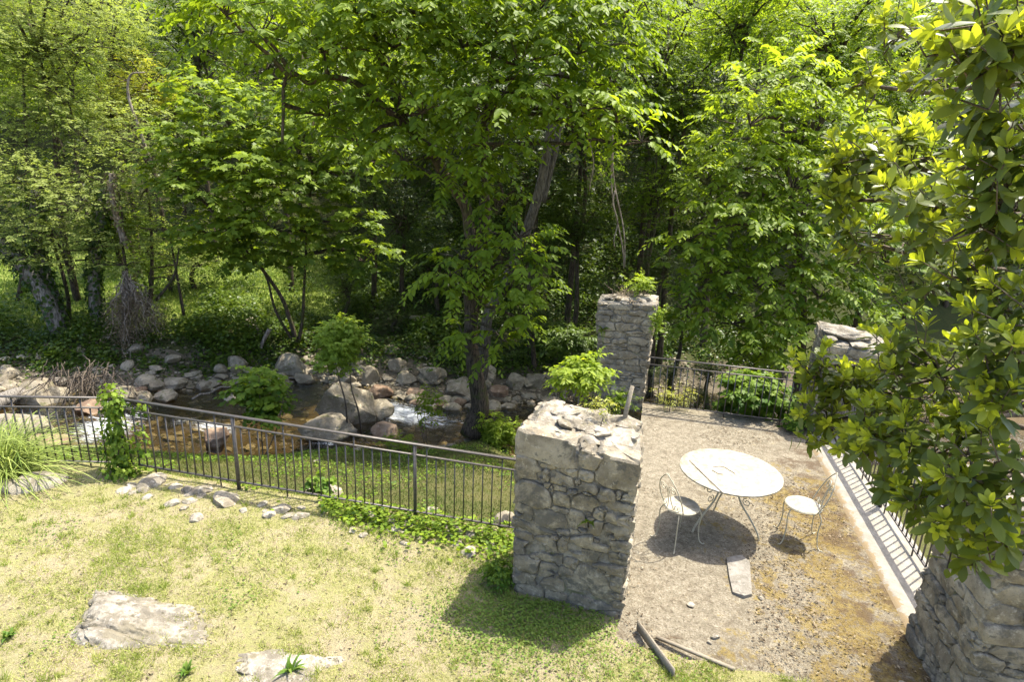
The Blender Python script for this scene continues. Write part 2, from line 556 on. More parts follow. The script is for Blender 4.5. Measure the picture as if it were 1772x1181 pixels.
YN = ([-60, -14, -8.5, -5.5, -4, -2.3, -0.6, 0.4, 1.5, 5, 12, 60], [9.5, 10, 10.8, 11.3, 11.7, 12.1, 13.2, 12.0, 11.8, 12.6, 13.4, 17])
YF = ([-60, -14, -12.4, -9.2, -7.6, -5.8, -4, -2.2, 0.3, 1.2, 5, 12, 60], [14, 14, 14, 14.4, 15.4, 16.5, 16.0, 15.3, 15.8, 16.4, 17.2, 18, 23])
YL = ([-60, -7, -4.85, 0.12, 0.5, 1.0, 1.3, 4.0, 4.6, 5.5, 60], [7.2, 6.7, 6.72, 6.0, 5.3, 4.75, 4.4, 3.9, 3.6, 3.2, 3])


def sst(x, a, b):
    t = np.clip((x - a) / (b - a), 0, 1)
    return t * t * (3 - 2 * t)


def water_z(x):
    x = np.asarray(x, float)
    return -1.75 - 0.20 * sst(x, -9.6, -8.2) - 0.15 * sst(x, -7.4, -6.0) - 0.22 * sst(x, -3.6, -1.6) - 0.1 * sst(x, 1, 6)


def terr(x, y):
    x, y = np.broadcast_arrays(np.asarray(x, float), np.asarray(y, float))
    yn, yf, yl = np.interp(x, *YN), np.interp(x, *YF), np.interp(x, *YL)
    yn = yn + 0.25 * n2(x, y, 0.6, 2, 5)
    yf = yf + 0.3 * n2(x, y, 0.6, 2, 6)
    wz = water_z(x)
    zl = 0.03 + 0.045 * np.maximum(0, -x - 0.3) + 0.035 * n2(x, y, 0.8, 3, 1) - 1.3 * sst(x, 4.6, 6.5)
    zl = zl + 0.06 * sst(y, 4.4, 2.5) + 0.02 * n2(x, y, 4.0, 2, 2)
    d = y - yl
    span = np.maximum(yn - yl, 0.5)
    t = np.clip(d / span, 0, 1)
    s = 0.16 * sst(d, 0.02, 0.5) + 0.84 * (0.55 * t + 0.45 * t * t)
    zb = zl * (1 - s) + (wz + 0.02) * s + 0.06 * n2(x, y, 0.9, 3, 3) * sst(d, 0, 0.6) * sst(1 - t, 0, 0.2)
    z = np.where(d < 0, zl, zb)
    dr = y - yn
    bed = wz - 0.42 * sst(dr, 0, 0.9) * sst(yf - y, -0.1, 0.9) + 0.07 * n2(x, y, 2.5, 3, 4)
    z = np.where(dr > 0, np.minimum(z, bed), z)
    e = y - yf
    left = sst(-x, 3.0, 8.0)
    up1 = 0.75 * sst(e, 0, 2.2) + 0.25 * sst(e, 2.0, 4.5)
    flat_end = 4.0 + 9.0 * left
    hill = np.maximum(0, e - flat_end)
    up = up1 + 0.05 * np.maximum(e - 3, 0) + 0.62 * hill - 0.0045 * np.minimum(hill, 60) ** 2
    zf = wz + up + (0.10 * n2(x, y, 0.9, 3, 8) + 0.5 * n2(x, y, 0.12, 2, 9) * sst(e, 4, 14)) * sst(e, 0, 1.5)
    z = np.where(e > 0, zf, z)
    # hollow below the terrace
    u = (x - TO[0]) * TU[0] + (y - TO[1]) * TU[1]
    v = (x - TO[0]) * TV[0] + (y - TO[1]) * TV[1]
    inn = sst(u, 0.0, 0.18) * sst(3.45 - u, 0.0, 0.18) * sst(v, -0.28, -0.08) * sst(6.0 - v, 0, 0.2)
    z = np.where(inn > 0, np.minimum(z, z * (1 - inn) - 0.55 * inn), z)
    return z


def terr1(x, y):
    return float(terr(np.array([x]), np.array([y]))[0])


def axis(parts):
    out = []
    for a, b, st in parts:
        out.append(np.arange(a, b, st))
    out.append([parts[-1][1]])
    return np.concatenate(out)


xs = axis([(-160, -40, 12), (-40, -16, 1.5), (-16, -9, 0.3), (-9, 7, 0.11), (7, 14, 0.3), (14, 40, 1.5), (40, 160, 12)])
ys = axis([(-60, -4, 8), (-4, 2.6, 0.8), (2.6, 8, 0.1), (8, 20, 0.14), (20, 32, 0.5), (32, 80, 2), (80, 180, 10)])
XX, YY = np.meshgrid(xs, ys)
ZZ = terr(XX, YY)
idx = np.arange(XX.size).reshape(XX.shape)
quads = np.stack([idx[:-1, :-1], idx[:-1, 1:], idx[1:, 1:], idx[1:, :-1]], -1).reshape(-1, 4)
VV = np.stack([XX, YY, ZZ], -1).reshape(-1, 3)
ctr = VV[quads].mean(1)
cx_, cy_ = ctr[:, 0], ctr[:, 1]
wob = 0.12 * n2(cx_, cy_, 1.5, 2, 11)
d_l = cy_ + wob - np.interp(cx_, *YL)
d_n = cy_ + wob - np.interp(cx_, *YN) + 0.15
d_f = cy_ + wob * 2 - np.interp(cx_, *YF)
lft = sst(-cx_, 9.0, 10.5)
cls = np.where(d_l < 0.1, 0, np.where(d_n < 0, 1, np.where(d_f < 0.0, 2, np.where(d_f < 1.5, 3, 4))))
meadow = (cls == 4) & (d_f > np.where(cx_ < -9.5, 2.0, 3.2)) & (d_f < 13.5) & (cx_ < -5.5 - 0.25 * (d_f - 3))
cls = np.where(meadow, 5, cls)
for k, (nm, mt) in enumerate([('lawn', 'lawn'), ('river_bank', 'bank'), ('river_bed', 'bed'), ('stony_shore', 'shore'), ('forest_hillside', 'forest'), ('meadow', 'meadow')]):
    q = quads[cls == k]
    used = np.unique(q)
    remap = np.zeros(len(VV), int)
    remap[used] = np.arange(len(used))
    o = obj(nm, MB().add(VV[used], None, remap[q]), MAT[mt], None, True)
    tag(o, {'lawn': 'dry yellow-green lawn sloping down to the railing', 'river_bank': 'grassy bank between the railing and the stream',
            'river_bed': 'brown stony bed under the stream', 'stony_shore': 'stony far shore of the stream',
            'forest_hillside': 'dark wooded hillside behind the stream', 'meadow': 'sunlit meadow beyond the left trees'}[nm], None, None, 'structure')

# the stream
wx = np.arange(-16, 14.01, 0.11)
wy = np.arange(9.0, 20.01, 0.11)
WX, WY = np.meshgrid(wx, wy)
RAPIDS = [(-3.1, 14.4, 1.8, 0.75, 1.15), (-2.0, 14.2, 1.3, 0.6, 0.75), (-8.9, 12.2, 0.8, 1.3, 0.85), (-9.6, 13.2, 0.9, 0.7, 0.75), (-6.8, 12.7, 0.9, 0.45, 0.75), (-7.6, 12.9, 0.5, 0.4, 0.6),
          (-4.1, 12.5, 0.35, 0.5, 0.9), (-0.2, 14.4, 0.9, 0.4, 0.25), (0.6, 12.9, 0.7, 0.4, 0.2), (-5.0, 13.0, 0.5, 0.4, 0.3)]
foam = np.zeros_like(WX)
for (fx, fy, rx, ry, st) in RAPIDS:
    foam = np.maximum(foam, st * np.exp(-(((WX - fx) / rx) ** 2 + ((WY - fy) / ry) ** 2)))
WZ = water_z(WX) + 0.012 * n2(WX, WY * 1.8, 1.6, 3, 21) + foam * (0.06 * n2(WX * 0.8, WY * 2, 2.2, 3, 22) + 0.03 * n2(WX, WY * 2, 7, 2, 23))
idx = np.arange(WX.size).reshape(WX.shape)
q = np.stack([idx[:-1, :-1], idx[:-1, 1:], idx[1:, 1:], idx[1:, :-1]], -1).reshape(-1, 4)
VW = np.stack([WX, WY, WZ], -1).reshape(-1, 3)
qc = VW[q].mean(1)
keep = (qc[:, 1] > np.interp(qc[:, 0], *YN) - 0.7) & (qc[:, 1] < np.interp(qc[:, 0], *YF) + 0.7)
q = q[keep]
used = np.unique(q)
remap = np.zeros(len(VW), int); remap[used] = np.arange(len(used))
o = obj('stream_water', MB().add(VW[used], None, remap[q], foam.ravel()[used]), MAT['water'], None, True)
tag(o, 'brown mountain stream with white rapids between the boulders', None, None, 'structure')

# ================================================================ SETTING: terrace
tfloor = bpy.data.objects.new('terrace_floor', None)
mb = MB()
us = np.arange(0.0, 2.72, 0.06)
vs = np.arange(-0.36, 5.75, 0.06)
UU, V2 = np.meshgrid(us, vs)
Zt = 0.012 * n2(UU, V2, 0.9, 3, 31) + 0.005 * n2(UU, V2, 6, 2, 32) - 0.03 * sst(V2, -0.1, -0.36)
V2e = np.where(V2 < -0.2, V2 + 0.10 * n2(UU, UU * 0, 2.3, 3, 33), V2)
idx = np.arange(UU.size).reshape(UU.shape)
q = np.stack([idx[:-1, :-1], idx[:-1, 1:], idx[1:, 1:], idx[1:, :-1]], -1).reshape(-1, 4)
mb.add(np.stack([UU, V2e, Zt], -1).reshape(-1, 3), None, q)
tf = obj('terrace_floor', mb, MAT['terrace'], None, True)
bpy.data.objects.remove(tfloor)
tf.location, tf.rotation_euler = Vector(TO), (0, 0, TROT)
tag(tf, 'weathered sandy terrace floor with ochre moss', None, None, 'structure')
mb = MB().box((0.02, -0.3, -3.2), (2.6, 5.7, -0.045)).box((2.62, 0.3, -3.2), (3.24, 5.7, -0.06))
tw = obj('terrace_retaining_wall', mb, MAT['mortar'])
tw.location, tw.rotation_euler = Vector(TO), (0, 0, TROT)
tag(tw, 'retaining wall that carries the terrace', None, None, 'structure')
mb = MB()
us = np.array([2.60, 2.64, 2.68, 2.8, 2.95, 3.1, 3.22, 3.26])
vs = np.arange(0.45, 5.75, 0.08)
UU, V2 = np.meshgrid(us, vs)
prof = np.array([-0.02, 0.020, 0.032, 0.036, 0.034, 0.032, 0.03, -0.12])
Zt = prof[None, :] + 0.004 * n2(UU, V2, 3, 2, 35)
UU = UU + 0.02 * n2(UU, V2, 2.0, 3, 34)
idx = np.arange(UU.size).reshape(UU.shape)
q = np.stack([idx[:-1, :-1], idx[:-1, 1:], idx[1:, 1:], idx[1:, :-1]], -1).reshape(-1, 4)
lg = obj('terrace_ledge', mb.add(np.stack([UU, V2, Zt], -1).reshape(-1, 3), None, q), MAT['ledge'], None, True)
lg.location, lg.rotation_euler = Vector(TO), (0, 0, TROT)
tag(lg, 'pale concrete ledge along the right side of the terrace', None, None, 'structure')


# ================================================================ rocks
def rock_mesh(seed, sub=3, cuts=9, rough=0.22, flat=1.0, name='rock'):
    rng = np.random.default_rng(seed)
    bm = bmesh.new()
    bmesh.ops.create_icosphere(bm, subdivisions=sub, radius=1.0)
    P = np.array([v.co[:] for v in bm.verts])
    F = np.array([[v.index for v in f.verts] for f in bm.faces])
    bm.free()
    P = P * (1 + rough * fbm(P * 1.1 + seed * 3.7, 3, seed)[:, None])
    for k in range(cuts):
        n = nrm(rng.normal(size=3) * np.array([1, 1, 0.8]))
        dd = rng.uniform(0.55, 0.9)
        P = P - np.maximum(0, P @ n - dd)[:, None] * n
    P = P * (1 + 0.06 * fbm(P * 4 + seed, 4, seed + 5)[:, None] - 0.05 * np.maximum(0, 0.12 - np.abs(fbm(P * 1.7 + seed, 3, seed + 9)))[:, None] / 0.12)
    P = P / np.abs(P).max(0)
    P[:, 2] *= flat
    return MB().add(P, F).mesh(name, True, 28)


ROCKS = [rock_mesh(100 + k, 4, 13, 0.3) for k in range(9)]
SMALLROCKS = [rock_mesh(200 + k, 2, 7) for k in range(7)]


def with_mat(meshes, mat):
    out = []
    for me in meshes:
        c = me.copy()
        c.materials.clear()
        c.materials.append(mat)
        out.append(c)
    return out


R_GREY, R_RED, R_PALE = with_mat(ROCKS, MAT['boulder']), with_mat(ROCKS, MAT['boulder_red']), with_mat(ROCKS, MAT['pale_rock'])
S_GREY, S_RED, S_PALE = with_mat(SMALLROCKS, MAT['boulder']), with_mat(SMALLROCKS, MAT['boulder_red']), with_mat(SMALLROCKS, MAT['pale_rock'])
S_STONE = with_mat(SMALLROCKS, MAT['stone'])


def put_rock(name, me, loc, size, rz, tilt=(0, 0), parent=None):
    o = bpy.data.objects.new(name, me)
    COL.objects.link(o)
    o.location = Vector([float(v) for v in loc])
    o.scale = [float(s) for s in size]
    o.rotation_euler = (tilt[0], tilt[1], rz)
    if parent is not None:
        o.parent = parent
    return o


# ================================================================ masonry
def face_stones(rng, w, h, rows=None, seeds=None, hmin=0.06, hmax=0.17, amin=1.2, amax=3.4, gap=0.006):
    """irregular rubble: list of outlines (k,2) in metres on a face w x h"""
    cs = 0.008
    nx, ny = int(w / cs), int(h / cs)
    gx, gy = np.meshgrid((np.arange(nx) + 0.5) * cs, (np.arange(ny) + 0.5) * cs)
    S = []
    if seeds is not None:
        S = [list(s) for s in seeds]
    else:
        y = 0.0
        while y < h - 0.03:
            rh = min(rng.uniform(hmin, hmax), h - y)
            x = rng.uniform(-0.15, 0.0)
            while x < w:
                if rng.random() < 0.25:
                    k = 2
                else:
                    k = 1
                sw = rh * rng.uniform(amin, amax) * (0.7 if k == 2 else 1)
                for j in range(k):
                    S.append([x + sw / 2, y + rh * (j + 0.5) / k + rng.normal() * 0.018, sw / 2, rh / 2 / k * rng.uniform(0.75, 1.25)])
                x += sw
            y += rh
    S = np.array(S)
    best = np.full(gx.shape, 1e9)
    lab = np.full(gx.shape, -1)
    wx_ = gx + 0.02 * n2(gx, gy, 9, 2, int(rng.integers(1000)))
    wy_ = gy + 0.02 * n2(gx, gy, 9, 2, int(rng.integers(1000)))
    for i, (sx, sy, a, b) in enumerate(S):
        dd = (np.abs((wx_ - sx) / a) ** 3.2 + np.abs((wy_ - sy) / b) ** 3.2)
        mm = dd < best
        best[mm] = dd[mm]; lab[mm] = i
    out = []
    for i, (sx, sy, a, b) in enumerate(S):
        mm = lab == i
        if mm.sum() < 30:
            continue
        c = np.array([gx[mm].mean(), gy[mm].mean()])
        K = 14
        P = []
        for k in range(K):
            th = 2 * np.pi * (k + 0.3 * rng.random()) / K
            dx, dy = math.cos(th), math.sin(th)
            r = 0.0
            while r < 0.9:
                r += cs * 0.7
                ix, iy = int((c[0] + dx * r) / cs), int((c[1] + dy * r) / cs)
                if ix < 0 or iy < 0 or ix >= nx or iy >= ny or lab[iy, ix] != i:
                    break
            P.append(c + np.array([dx, dy]) * max(r - gap, 0.008))
        out.append(np.array(P))
    return out


def stone_piece(rng, poly, P3, N, depth_in=0.07, proud=(-0.006, 0.026), jag=0.005):
    """mesh of one wall stone; P3 maps (s,t) metres to a point, N outward"""
    K = len(poly)
    c = poly.mean(0)
    d0 = rng.uniform(*proud)
    tilt = rng.normal(size=2) * 0.035
    rings = [(1.0, -depth_in), (0.985, d0 - 0.010), (0.90, d0 + 0.004), (0.55, d0 + 0.010)]
    V = []
    for s, dp in rings:
        for p in poly:
            q = c + (p - c) * s
            off = (q - c) @ tilt if s < 0.99 else 0
            V.append(P3(q[0], q[1]) + N * (dp + off + (rng.normal() * jag if s < 0.99 else 0)))
    V.append(P3(c[0], c[1]) + N * (d0 + 0.012 + rng.normal() * jag))
    Q, T = [], []
    for r in range(3):
        for j in range(K):
            j2 = (j + 1) % K
            Q.append((r * K + j, r * K + j2, (r + 1) * K + j2, (r + 1) * K + j))
    for j in range(K):
        T.append((3 * K + j, 3 * K + (j + 1) % K, 4 * K))
    return MB().add(V, T, Q)


def wall_face(parent, rng, bl, br, tl, tr, seeds=None, mat='stone', **kw):
    bl, br, tl, tr = [np.asarray(p, float) for p in (bl, br, tl, tr)]
    w, h = np.linalg.norm(br - bl), np.linalg.norm(tl - bl)
    N = nrm(np.cross(br - bl, tl - bl))

    def P3(s, t):
        a, b = s / w, t / h
        return (bl * (1 - a) + br * a) * (1 - b) + (tl * (1 - a) + tr * a) * b
    for poly in face_stones(rng, w, h, None, seeds, **kw):
        obj('stone', stone_piece(rng, poly, P3, N), MAT[mat], parent, True, 35)


def pillar_core(parent, B, T):
    """B, T: four base / top corners (front-left, front-right, back-right, back-left)"""
    mb = MB()
    n = 10
    V = []
    for k in range(n + 1):
        t = k / n
        c = np.mean(B, 0) * (1 - t) + np.mean(T, 0) * t
        for j in range(4):
            for i in range(4):
                a = (B[j] * (1 - i / 4) + B[(j + 1) % 4] * (i / 4)) * (1 - t) + (T[j] * (1 - i / 4) + T[(j + 1) % 4] * (i / 4)) * t
                a = a + nrm((c - a) * np.array([1, 1, 0])) * 0.014
                V.append(a)
    V = np.array(V)
    V += 0.012 * np.stack([fbm(V * 4, 2, 1), fbm(V * 4, 2, 2), fbm(V * 4, 2, 3)], -1)
    Q = []
    for k in range(n):
        for j in range(16):
            j2 = (j + 1) % 16
            Q.append((k * 16 + j, k * 16 + j2, (k + 1) * 16 + j2, (k + 1) * 16 + j))
    V = np.concatenate([V, [np.mean(T, 0) - np.array([0, 0, 0.01])]])
    TT = [(n * 16 + j, n * 16 + (j + 1) % 16, len(V) - 1) for j in range(16)]
    obj('core', mb.add(V, TT, Q), MAT['mortar'], parent, True)


def quad_lerp(Q4, a, b):
    return (Q4[0] * (1 - a) + Q4[1] * a) * (1 - b) + (Q4[3] * (1 - a) + Q4[2] * a) * b


def make_pillar(name, label, B, T, rng, front_seeds=None, top_rocks=12, cap=0.1, top_mat=None, **kw):
    """masonry pier; world-space corners fl, fr, br, bl"""
    B, T = [np.asarray(p, float) for p in B], [np.asarray(p, float) for p in T]
    o0 = np.mean(B, 0)
    t = thing(name, label, 'pillar', o0)
    B, T = [p - o0 for p in B], [p - o0 for p in T]
    pillar_core(t, B, T)
    for j in range(4):
        j2 = (j + 1) % 4
        wall_face(t, rng, B[j], B[j2], T[j], T[j2], front_seeds if j == 0 else None, **kw)
    for k in range(top_rocks):
        a, b = rng.uniform(0.08, 0.92), rng.uniform(0.08, 0.92)
        p = quad_lerp(T, a, b)
        s = rng.uniform(0.05, 0.14)
        put_rock('stone', (top_mat or S_PALE)[int(rng.integers(7))], p + np.array([0, 0, rng.uniform(-0.01, cap * 0.4)]), (s * 1.3, s, s * rng.uniform(0.3, 0.6)), rng.uniform(0, 6), parent=t)
    return t


rng = np.random.default_rng(7)
up = np.array([0, 0, 1.0])
# near pier: front face laid out after the photograph (centre and half size in zoom pixels)
fl, fr = W(-1.035, 0.10), W(0.0, 0.0)
NB = [fl + up * -0.12, fr + up * -0.12, W(0.02, 0.80) + up * -0.3, W(-1.0, 0.86) + up * -0.3]
NTp = [W(-1.05, 0.06) + up * 1.70, W(0.05, -0.03) + up * 1.62, W(0.03, 0.80) + up * 1.66, W(-0.98, 0.86) + up * 1.74]
fw, fh = np.linalg.norm(NB[1] - NB[0]), np.linalg.norm(NTp[0] - NB[0])
zs = [(225, 270, 138, 60), (410, 295, 48, 40), (535, 365, 92, 55), (140, 370, 60, 55), (220, 345, 40, 16), (325, 360, 35, 20), (405, 368, 36, 22), (290, 405, 58, 30), (225, 385, 18, 35),
      (415, 425, 52, 22), (500, 440, 40, 30), (150, 480, 72, 60), (285, 445, 32, 13), (345, 455, 25, 12), (390, 495, 65, 36), (300, 500, 38, 34), (560, 495, 60, 26), (590, 455, 38, 24), (545, 435, 14, 22),
      (460, 540, 20, 30), (550, 550, 66, 28), (120, 570, 42, 38), (240, 600, 80, 40), (370, 585, 50, 44), (300, 550, 40, 12), (445, 600, 30, 30), (545, 615, 56, 36), (150, 650, 110, 24), (300, 650, 30, 16),
      (350, 640, 25, 12), (120, 690, 42, 22), (230, 720, 60, 42), (430, 700, 85, 36), (560, 690, 44, 30), (300, 715, 26, 30), (430, 745, 110, 34), (110, 745, 40, 35), (540, 755, 50, 26), (120, 820, 80, 40), (260, 785, 70, 24), (330, 800, 40, 22),
      (520, 810, 70, 26), (230, 850, 45, 40), (330, 850, 40, 25), (120, 900, 70, 36), (430, 900, 120, 70), (260, 910, 50, 40), (540, 880, 40, 40), (140, 965, 85, 40), (270, 985, 60, 32), (430, 1005, 110, 30), (130, 1010, 70, 20),
      (500, 1055, 70, 36), (330, 1040, 60, 24), (220, 1040, 60, 25), (420, 1070, 50, 20)]
xl = lambda y: 88 - (y - 215) * 0.033
xr = lambda y: 630 - (y - 300) * 0.095
seeds = []
for (x, y, a, b) in zs:
    yb = 1030 + (x - 60) / 490 * 110
    yt = 225 + (x - 88) / 540 * 60
    tt = (yb - y) / (yb - yt)
    ss = (x - xl(y)) / (xr(y) - xl(y))
    seeds.append((ss * fw, tt * fh, a / 540 * fw, b / 815 * fh))
for k in range(46):
    seeds.append((rng.uniform(0.03, 0.97) * fw, rng.uniform(0.05, 0.86) * fh, rng.uniform(0.022, 0.05), rng.uniform(0.014, 0.03)))
near_p = make_pillar('stone_pillar', 'broad near rubble stone pillar with flat broken top beside the lawn railing', NB, NTp, rng, seeds, 0, gap=0.005)
# broken cap of the near pier: big slabs in front, rubble behind
o0 = np.array(near_p.location)
NL = [q - o0 for q in NTp]
# three big slabs over the front, laid flat; broken rubble behind
for (s0, s1, v0, v1, th, dz) in [(-0.015, 0.50, -0.035, 0.30, 0.20, 0.035), (0.51, 0.645, -0.025, 0.24, 0.15, 0.0), (0.655, 1.015, -0.03, 0.32, 0.17, 0.005)]:
    K = 18
    out = []
    for k in range(K):
        an = 2 * math.pi * k / K
        ca, sa = math.cos(an), math.sin(an)
        ex = 0.5 + 0.5 * np.sign(ca) * abs(ca) ** 0.45 + rng.normal() * 0.02
        ey = 0.5 + 0.5 * np.sign(sa) * abs(sa) ** 0.45 + rng.normal() * 0.03
        out.append(quad_lerp(NL, s0 + (s1 - s0) * ex, v0 + (v1 - v0) * ey))
    out = np.array(out); c = out.mean(0)
    V = []
    for sc_, z in [(0.97, -th), (1.0, -th * 0.6), (1.0, -th * 0.25), (0.985, dz), (0.93, dz + 0.018), (0.6, dz + 0.022)]:
        V += [c + (p - c) * sc_ * np.array([1, 1, 0]) + (p - c) * np.array([0, 0, 1]) + up * (z + rng.normal() * 0.006) + rng.normal(size=3) * 0.007 for p in out]
    V.append(c + up * (dz + 0.02))
    Q = [(r_ * K + j, r_ * K + (j + 1) % K, (r_ + 1) * K + (j + 1) % K, (r_ + 1) * K + j) for r_ in range(5) for j in range(K)]
    obj('cap_slab', MB().add(V, [(5 * K + j, 5 * K + (j + 1) % K, 6 * K) for j in range(K)], Q), MAT['stone'], near_p, True, 30)
n_ = 26
aa, bb = np.meshgrid(np.linspace(0.0, 1.0, n_), np.linspace(0.16, 1.0, n_))
Pt = np.array([quad_lerp(NL, a, b) for a, b in zip(aa.ravel(), bb.ravel())])
rim = np.minimum(np.minimum(aa, 1 - aa), np.minimum(bb + 0.3, 1 - bb)).ravel()
nz = np.abs(n2(Pt[:, 0], Pt[:, 1], 4.5, 4, 91)) * 0.10 + 0.035 * n2(Pt[:, 0], Pt[:, 1], 14, 3, 92)
Pt[:, 2] += -0.05 + (0.05 + nz + 0.05 * bb.ravel()) * sst(rim, -0.02, 0.10)
ii = np.arange(n_ * n_).reshape(n_, n_)
obj('broken_top', MB().add(Pt, None, np.stack([ii[:-1, :-1], ii[:-1, 1:], ii[1:, 1:], ii[1:, :-1]], -1).reshape(-1, 4)), MAT['pale_rock'], near_p, True, 35)
for k in range(34):
    a, b = rng.uniform(0.06, 0.94), rng.uniform(0.3, 0.96)
    p = quad_lerp(NL, a, b) + up * rng.uniform(0.01, 0.05)
    s_ = rng.uniform(0.035, 0.10)
    put_rock('stone', S_PALE[int(rng.integers(7))], p, (s_ * 1.6, s_, s_ * 0.45), rng.uniform(0, 6), (rng.normal() * 0.2, rng.normal() * 0.2), near_p)

# far-left pier
bl_, br_ = at(1036, 690, 10.2), at(1109, 705, 10.05)
FB = [np.array([*bl_[:2], -0.1]), np.array([*br_[:2], -0.1])]
dv = TV * 0.72
FB = FB + [FB[1] + dv, FB[0] + dv]
tl_, tr_ = at(1034, 522, 10.15), at(1136, 528, 9.98)
FT = [tl_, tr_, tr_ + dv, tl_ + dv]
far_p = make_pillar('stone_pillar', 'tall far stone pillar with dry weeds on top at the left rail end', FB, FT, rng, None, 22, 0.12, None, hmin=0.08, hmax=0.18)
# far-right pier
a_ = W(2.72, 5.35); b_ = W(3.62, 5.35)
RB = [a_ - up * 0.1, b_ - up * 0.1, W(3.62, 6.1, -0.1), W(2.72, 6.1, -0.1)]
RT = [W(2.74, 5.33, 1.52), W(3.70, 5.33, 1.42), W(3.66, 6.1, 1.62), W(2.74, 6.1, 1.72)]
far_r = make_pillar('stone_pillar', 'stone pillar half hidden behind the bright laurel shrub at the right rail end', RB, RT, rng, None, 14, 0.12, None)
put_rock('stone', R_PALE[2], quad_lerp([q - np.array(far_r.location) for q in RT], 0.3, 0.5) + up * 0.06, (0.36, 0.28, 0.11), TROT, (0.05, 0.12), far_r)
# near-right pier
CB = [W(2.62, -0.30, -0.15), W(3.62, -0.30, -0.15), W(3.62, 0.60, -0.15), W(2.60, 0.60, -0.15)]
CT = [W(2.66, -0.30, 1.75), W(3.62, -0.30, 1.75), W(3.62, 0.60, 1.75), W(2.64, 0.62, 1.75)]
near_r = make_pillar('stone_pillar', 'layered stone pillar in the bottom right corner below the laurel shrub', CB, CT, rng, None, 6, 0.1, None, hmin=0.07, hmax=0.17, amin=1.6, amax=3.6, gap=0.004)


# ================================================================ railings
def fence(name, label, a, b, za, zb, posts, top=0.95, mid=0.82, bot=0.10, step=0.107, spacer=8, thin_post=True, ground=None):
    """railing from a to b (xy); za, zb ground height at the ends; posts = distances of the heavy posts"""
    a, b = np.array([*a, 0.0]), np.array([*b, 0.0])
    L = np.linalg.norm(b - a)
    t = (b - a) / L
    rt = thing(name, label, 'railing', (a[0], a[1], za))
    g = lambda s: za + (zb - za) * s / L
    P = lambda s, h: t * s + up * (g(s) - za + h)
    obj('top_rail', MB().bar(P(-0.02, top), P(L + 0.02, top), 0.042, 0.016), MAT['iron'], rt)
    obj('middle_rail', MB().bar(P(0, mid), P(L, mid), 0.03, 0.012), MAT['iron'], rt)
    obj('bottom_rail', MB().bar(P(0, bot), P(L, bot), 0.03, 0.012), MAT['iron'], rt)
    for s in posts:
        obj('post', MB().bar(P(s, -0.12), P(s, top - 0.008), 0.034, 0.034), MAT['iron'], rt)
    n = int(L / step)
    for k in range(1, n):
        s = k * L / n
        if any(abs(s - p) < 0.035 for p in posts):
            continue
        lo, hi = bot, mid
        if k % spacer == spacer // 2:
            lo, hi = bot - 0.2, top
        obj('baluster', MB().bar(P(s, lo), P(s, hi), 0.013, 0.013), MAT['iron'], rt)
    return rt


FA, FBk = (0.16, 5.95), (-4.72, 6.66)
Lf = math.hypot(FA[0] - FBk[0], FA[1] - FBk[1])
fence('iron_railing', 'long iron railing sloping along the lawn edge to the near pillar', FBk, FA, 0.235, -0.01, [0.02, 1.52, 3.72])
fence('iron_railing', 'short iron railing behind the ivy and the tall grass at left', FBk, (-7.4, 6.75), 0.235, 0.12, [1.6])
ra, rb = W(0.02, 5.47), W(2.72, 5.44)
fence('iron_railing', 'iron railing between the two far pillars of the terrace', ra[:2], rb[:2], 0.0, 0.0, [], step=0.112)
ra, rb = W(3.09, 0.58), W(3.06, 5.4)
fence('iron_railing', 'iron railing over the pale ledge, mostly behind the laurel shrub', ra[:2], rb[:2], 0.03, 0.03, [2.4], step=0.112)


# ================================================================ garden furniture
def spiral(c, r0, turns, ax, ay, r1=0.012, start=0.0, n=26):
    out = []
    for k in range(n):
        t = k / (n - 1)
        r = r0 + (r1 - r0) * t
        a = start + turns * 2 * math.pi * t
        out.append(np.asarray(c) + r * (math.cos(a) * np.asarray(ax) + math.sin(a) * np.asarray(ay)))
    return np.array(out)


def disc(mb, r, z0, z1, n=40, dome=0.0, rings=5):
    V, Q, T = [], [], []
    th = np.arange(n) * 2 * np.pi / n
    prof = [(r * 0.98, z0)] + [(r, z0 + 0.002), (r, z1 - 0.003), (r - 0.004, z1)] + [(r * (1 - k / rings), z1 + dome * (k / rings) - (0.004 if k == 1 else 0)) for k in range(1, rings)]
    for (rr, z) in prof:
        V += [(rr * math.cos(t), rr * math.sin(t), z) for t in th]
    for k in range(len(prof) - 1):
        for j in range(n):
            Q.append((k * n + j, k * n + (j + 1) % n, (k + 1) * n + (j + 1) % n, (k + 1) * n + j))
    V += [(0, 0, z1 + dome), (0, 0, z0)]
    for j in range(n):
        T.append(((len(prof) - 1) * n + j, (len(prof) - 1) * n + (j + 1) % n, len(V) - 2))
        T.append(((j + 1) % n, j, len(V) - 1))
    return mb.add(V, T, Q)


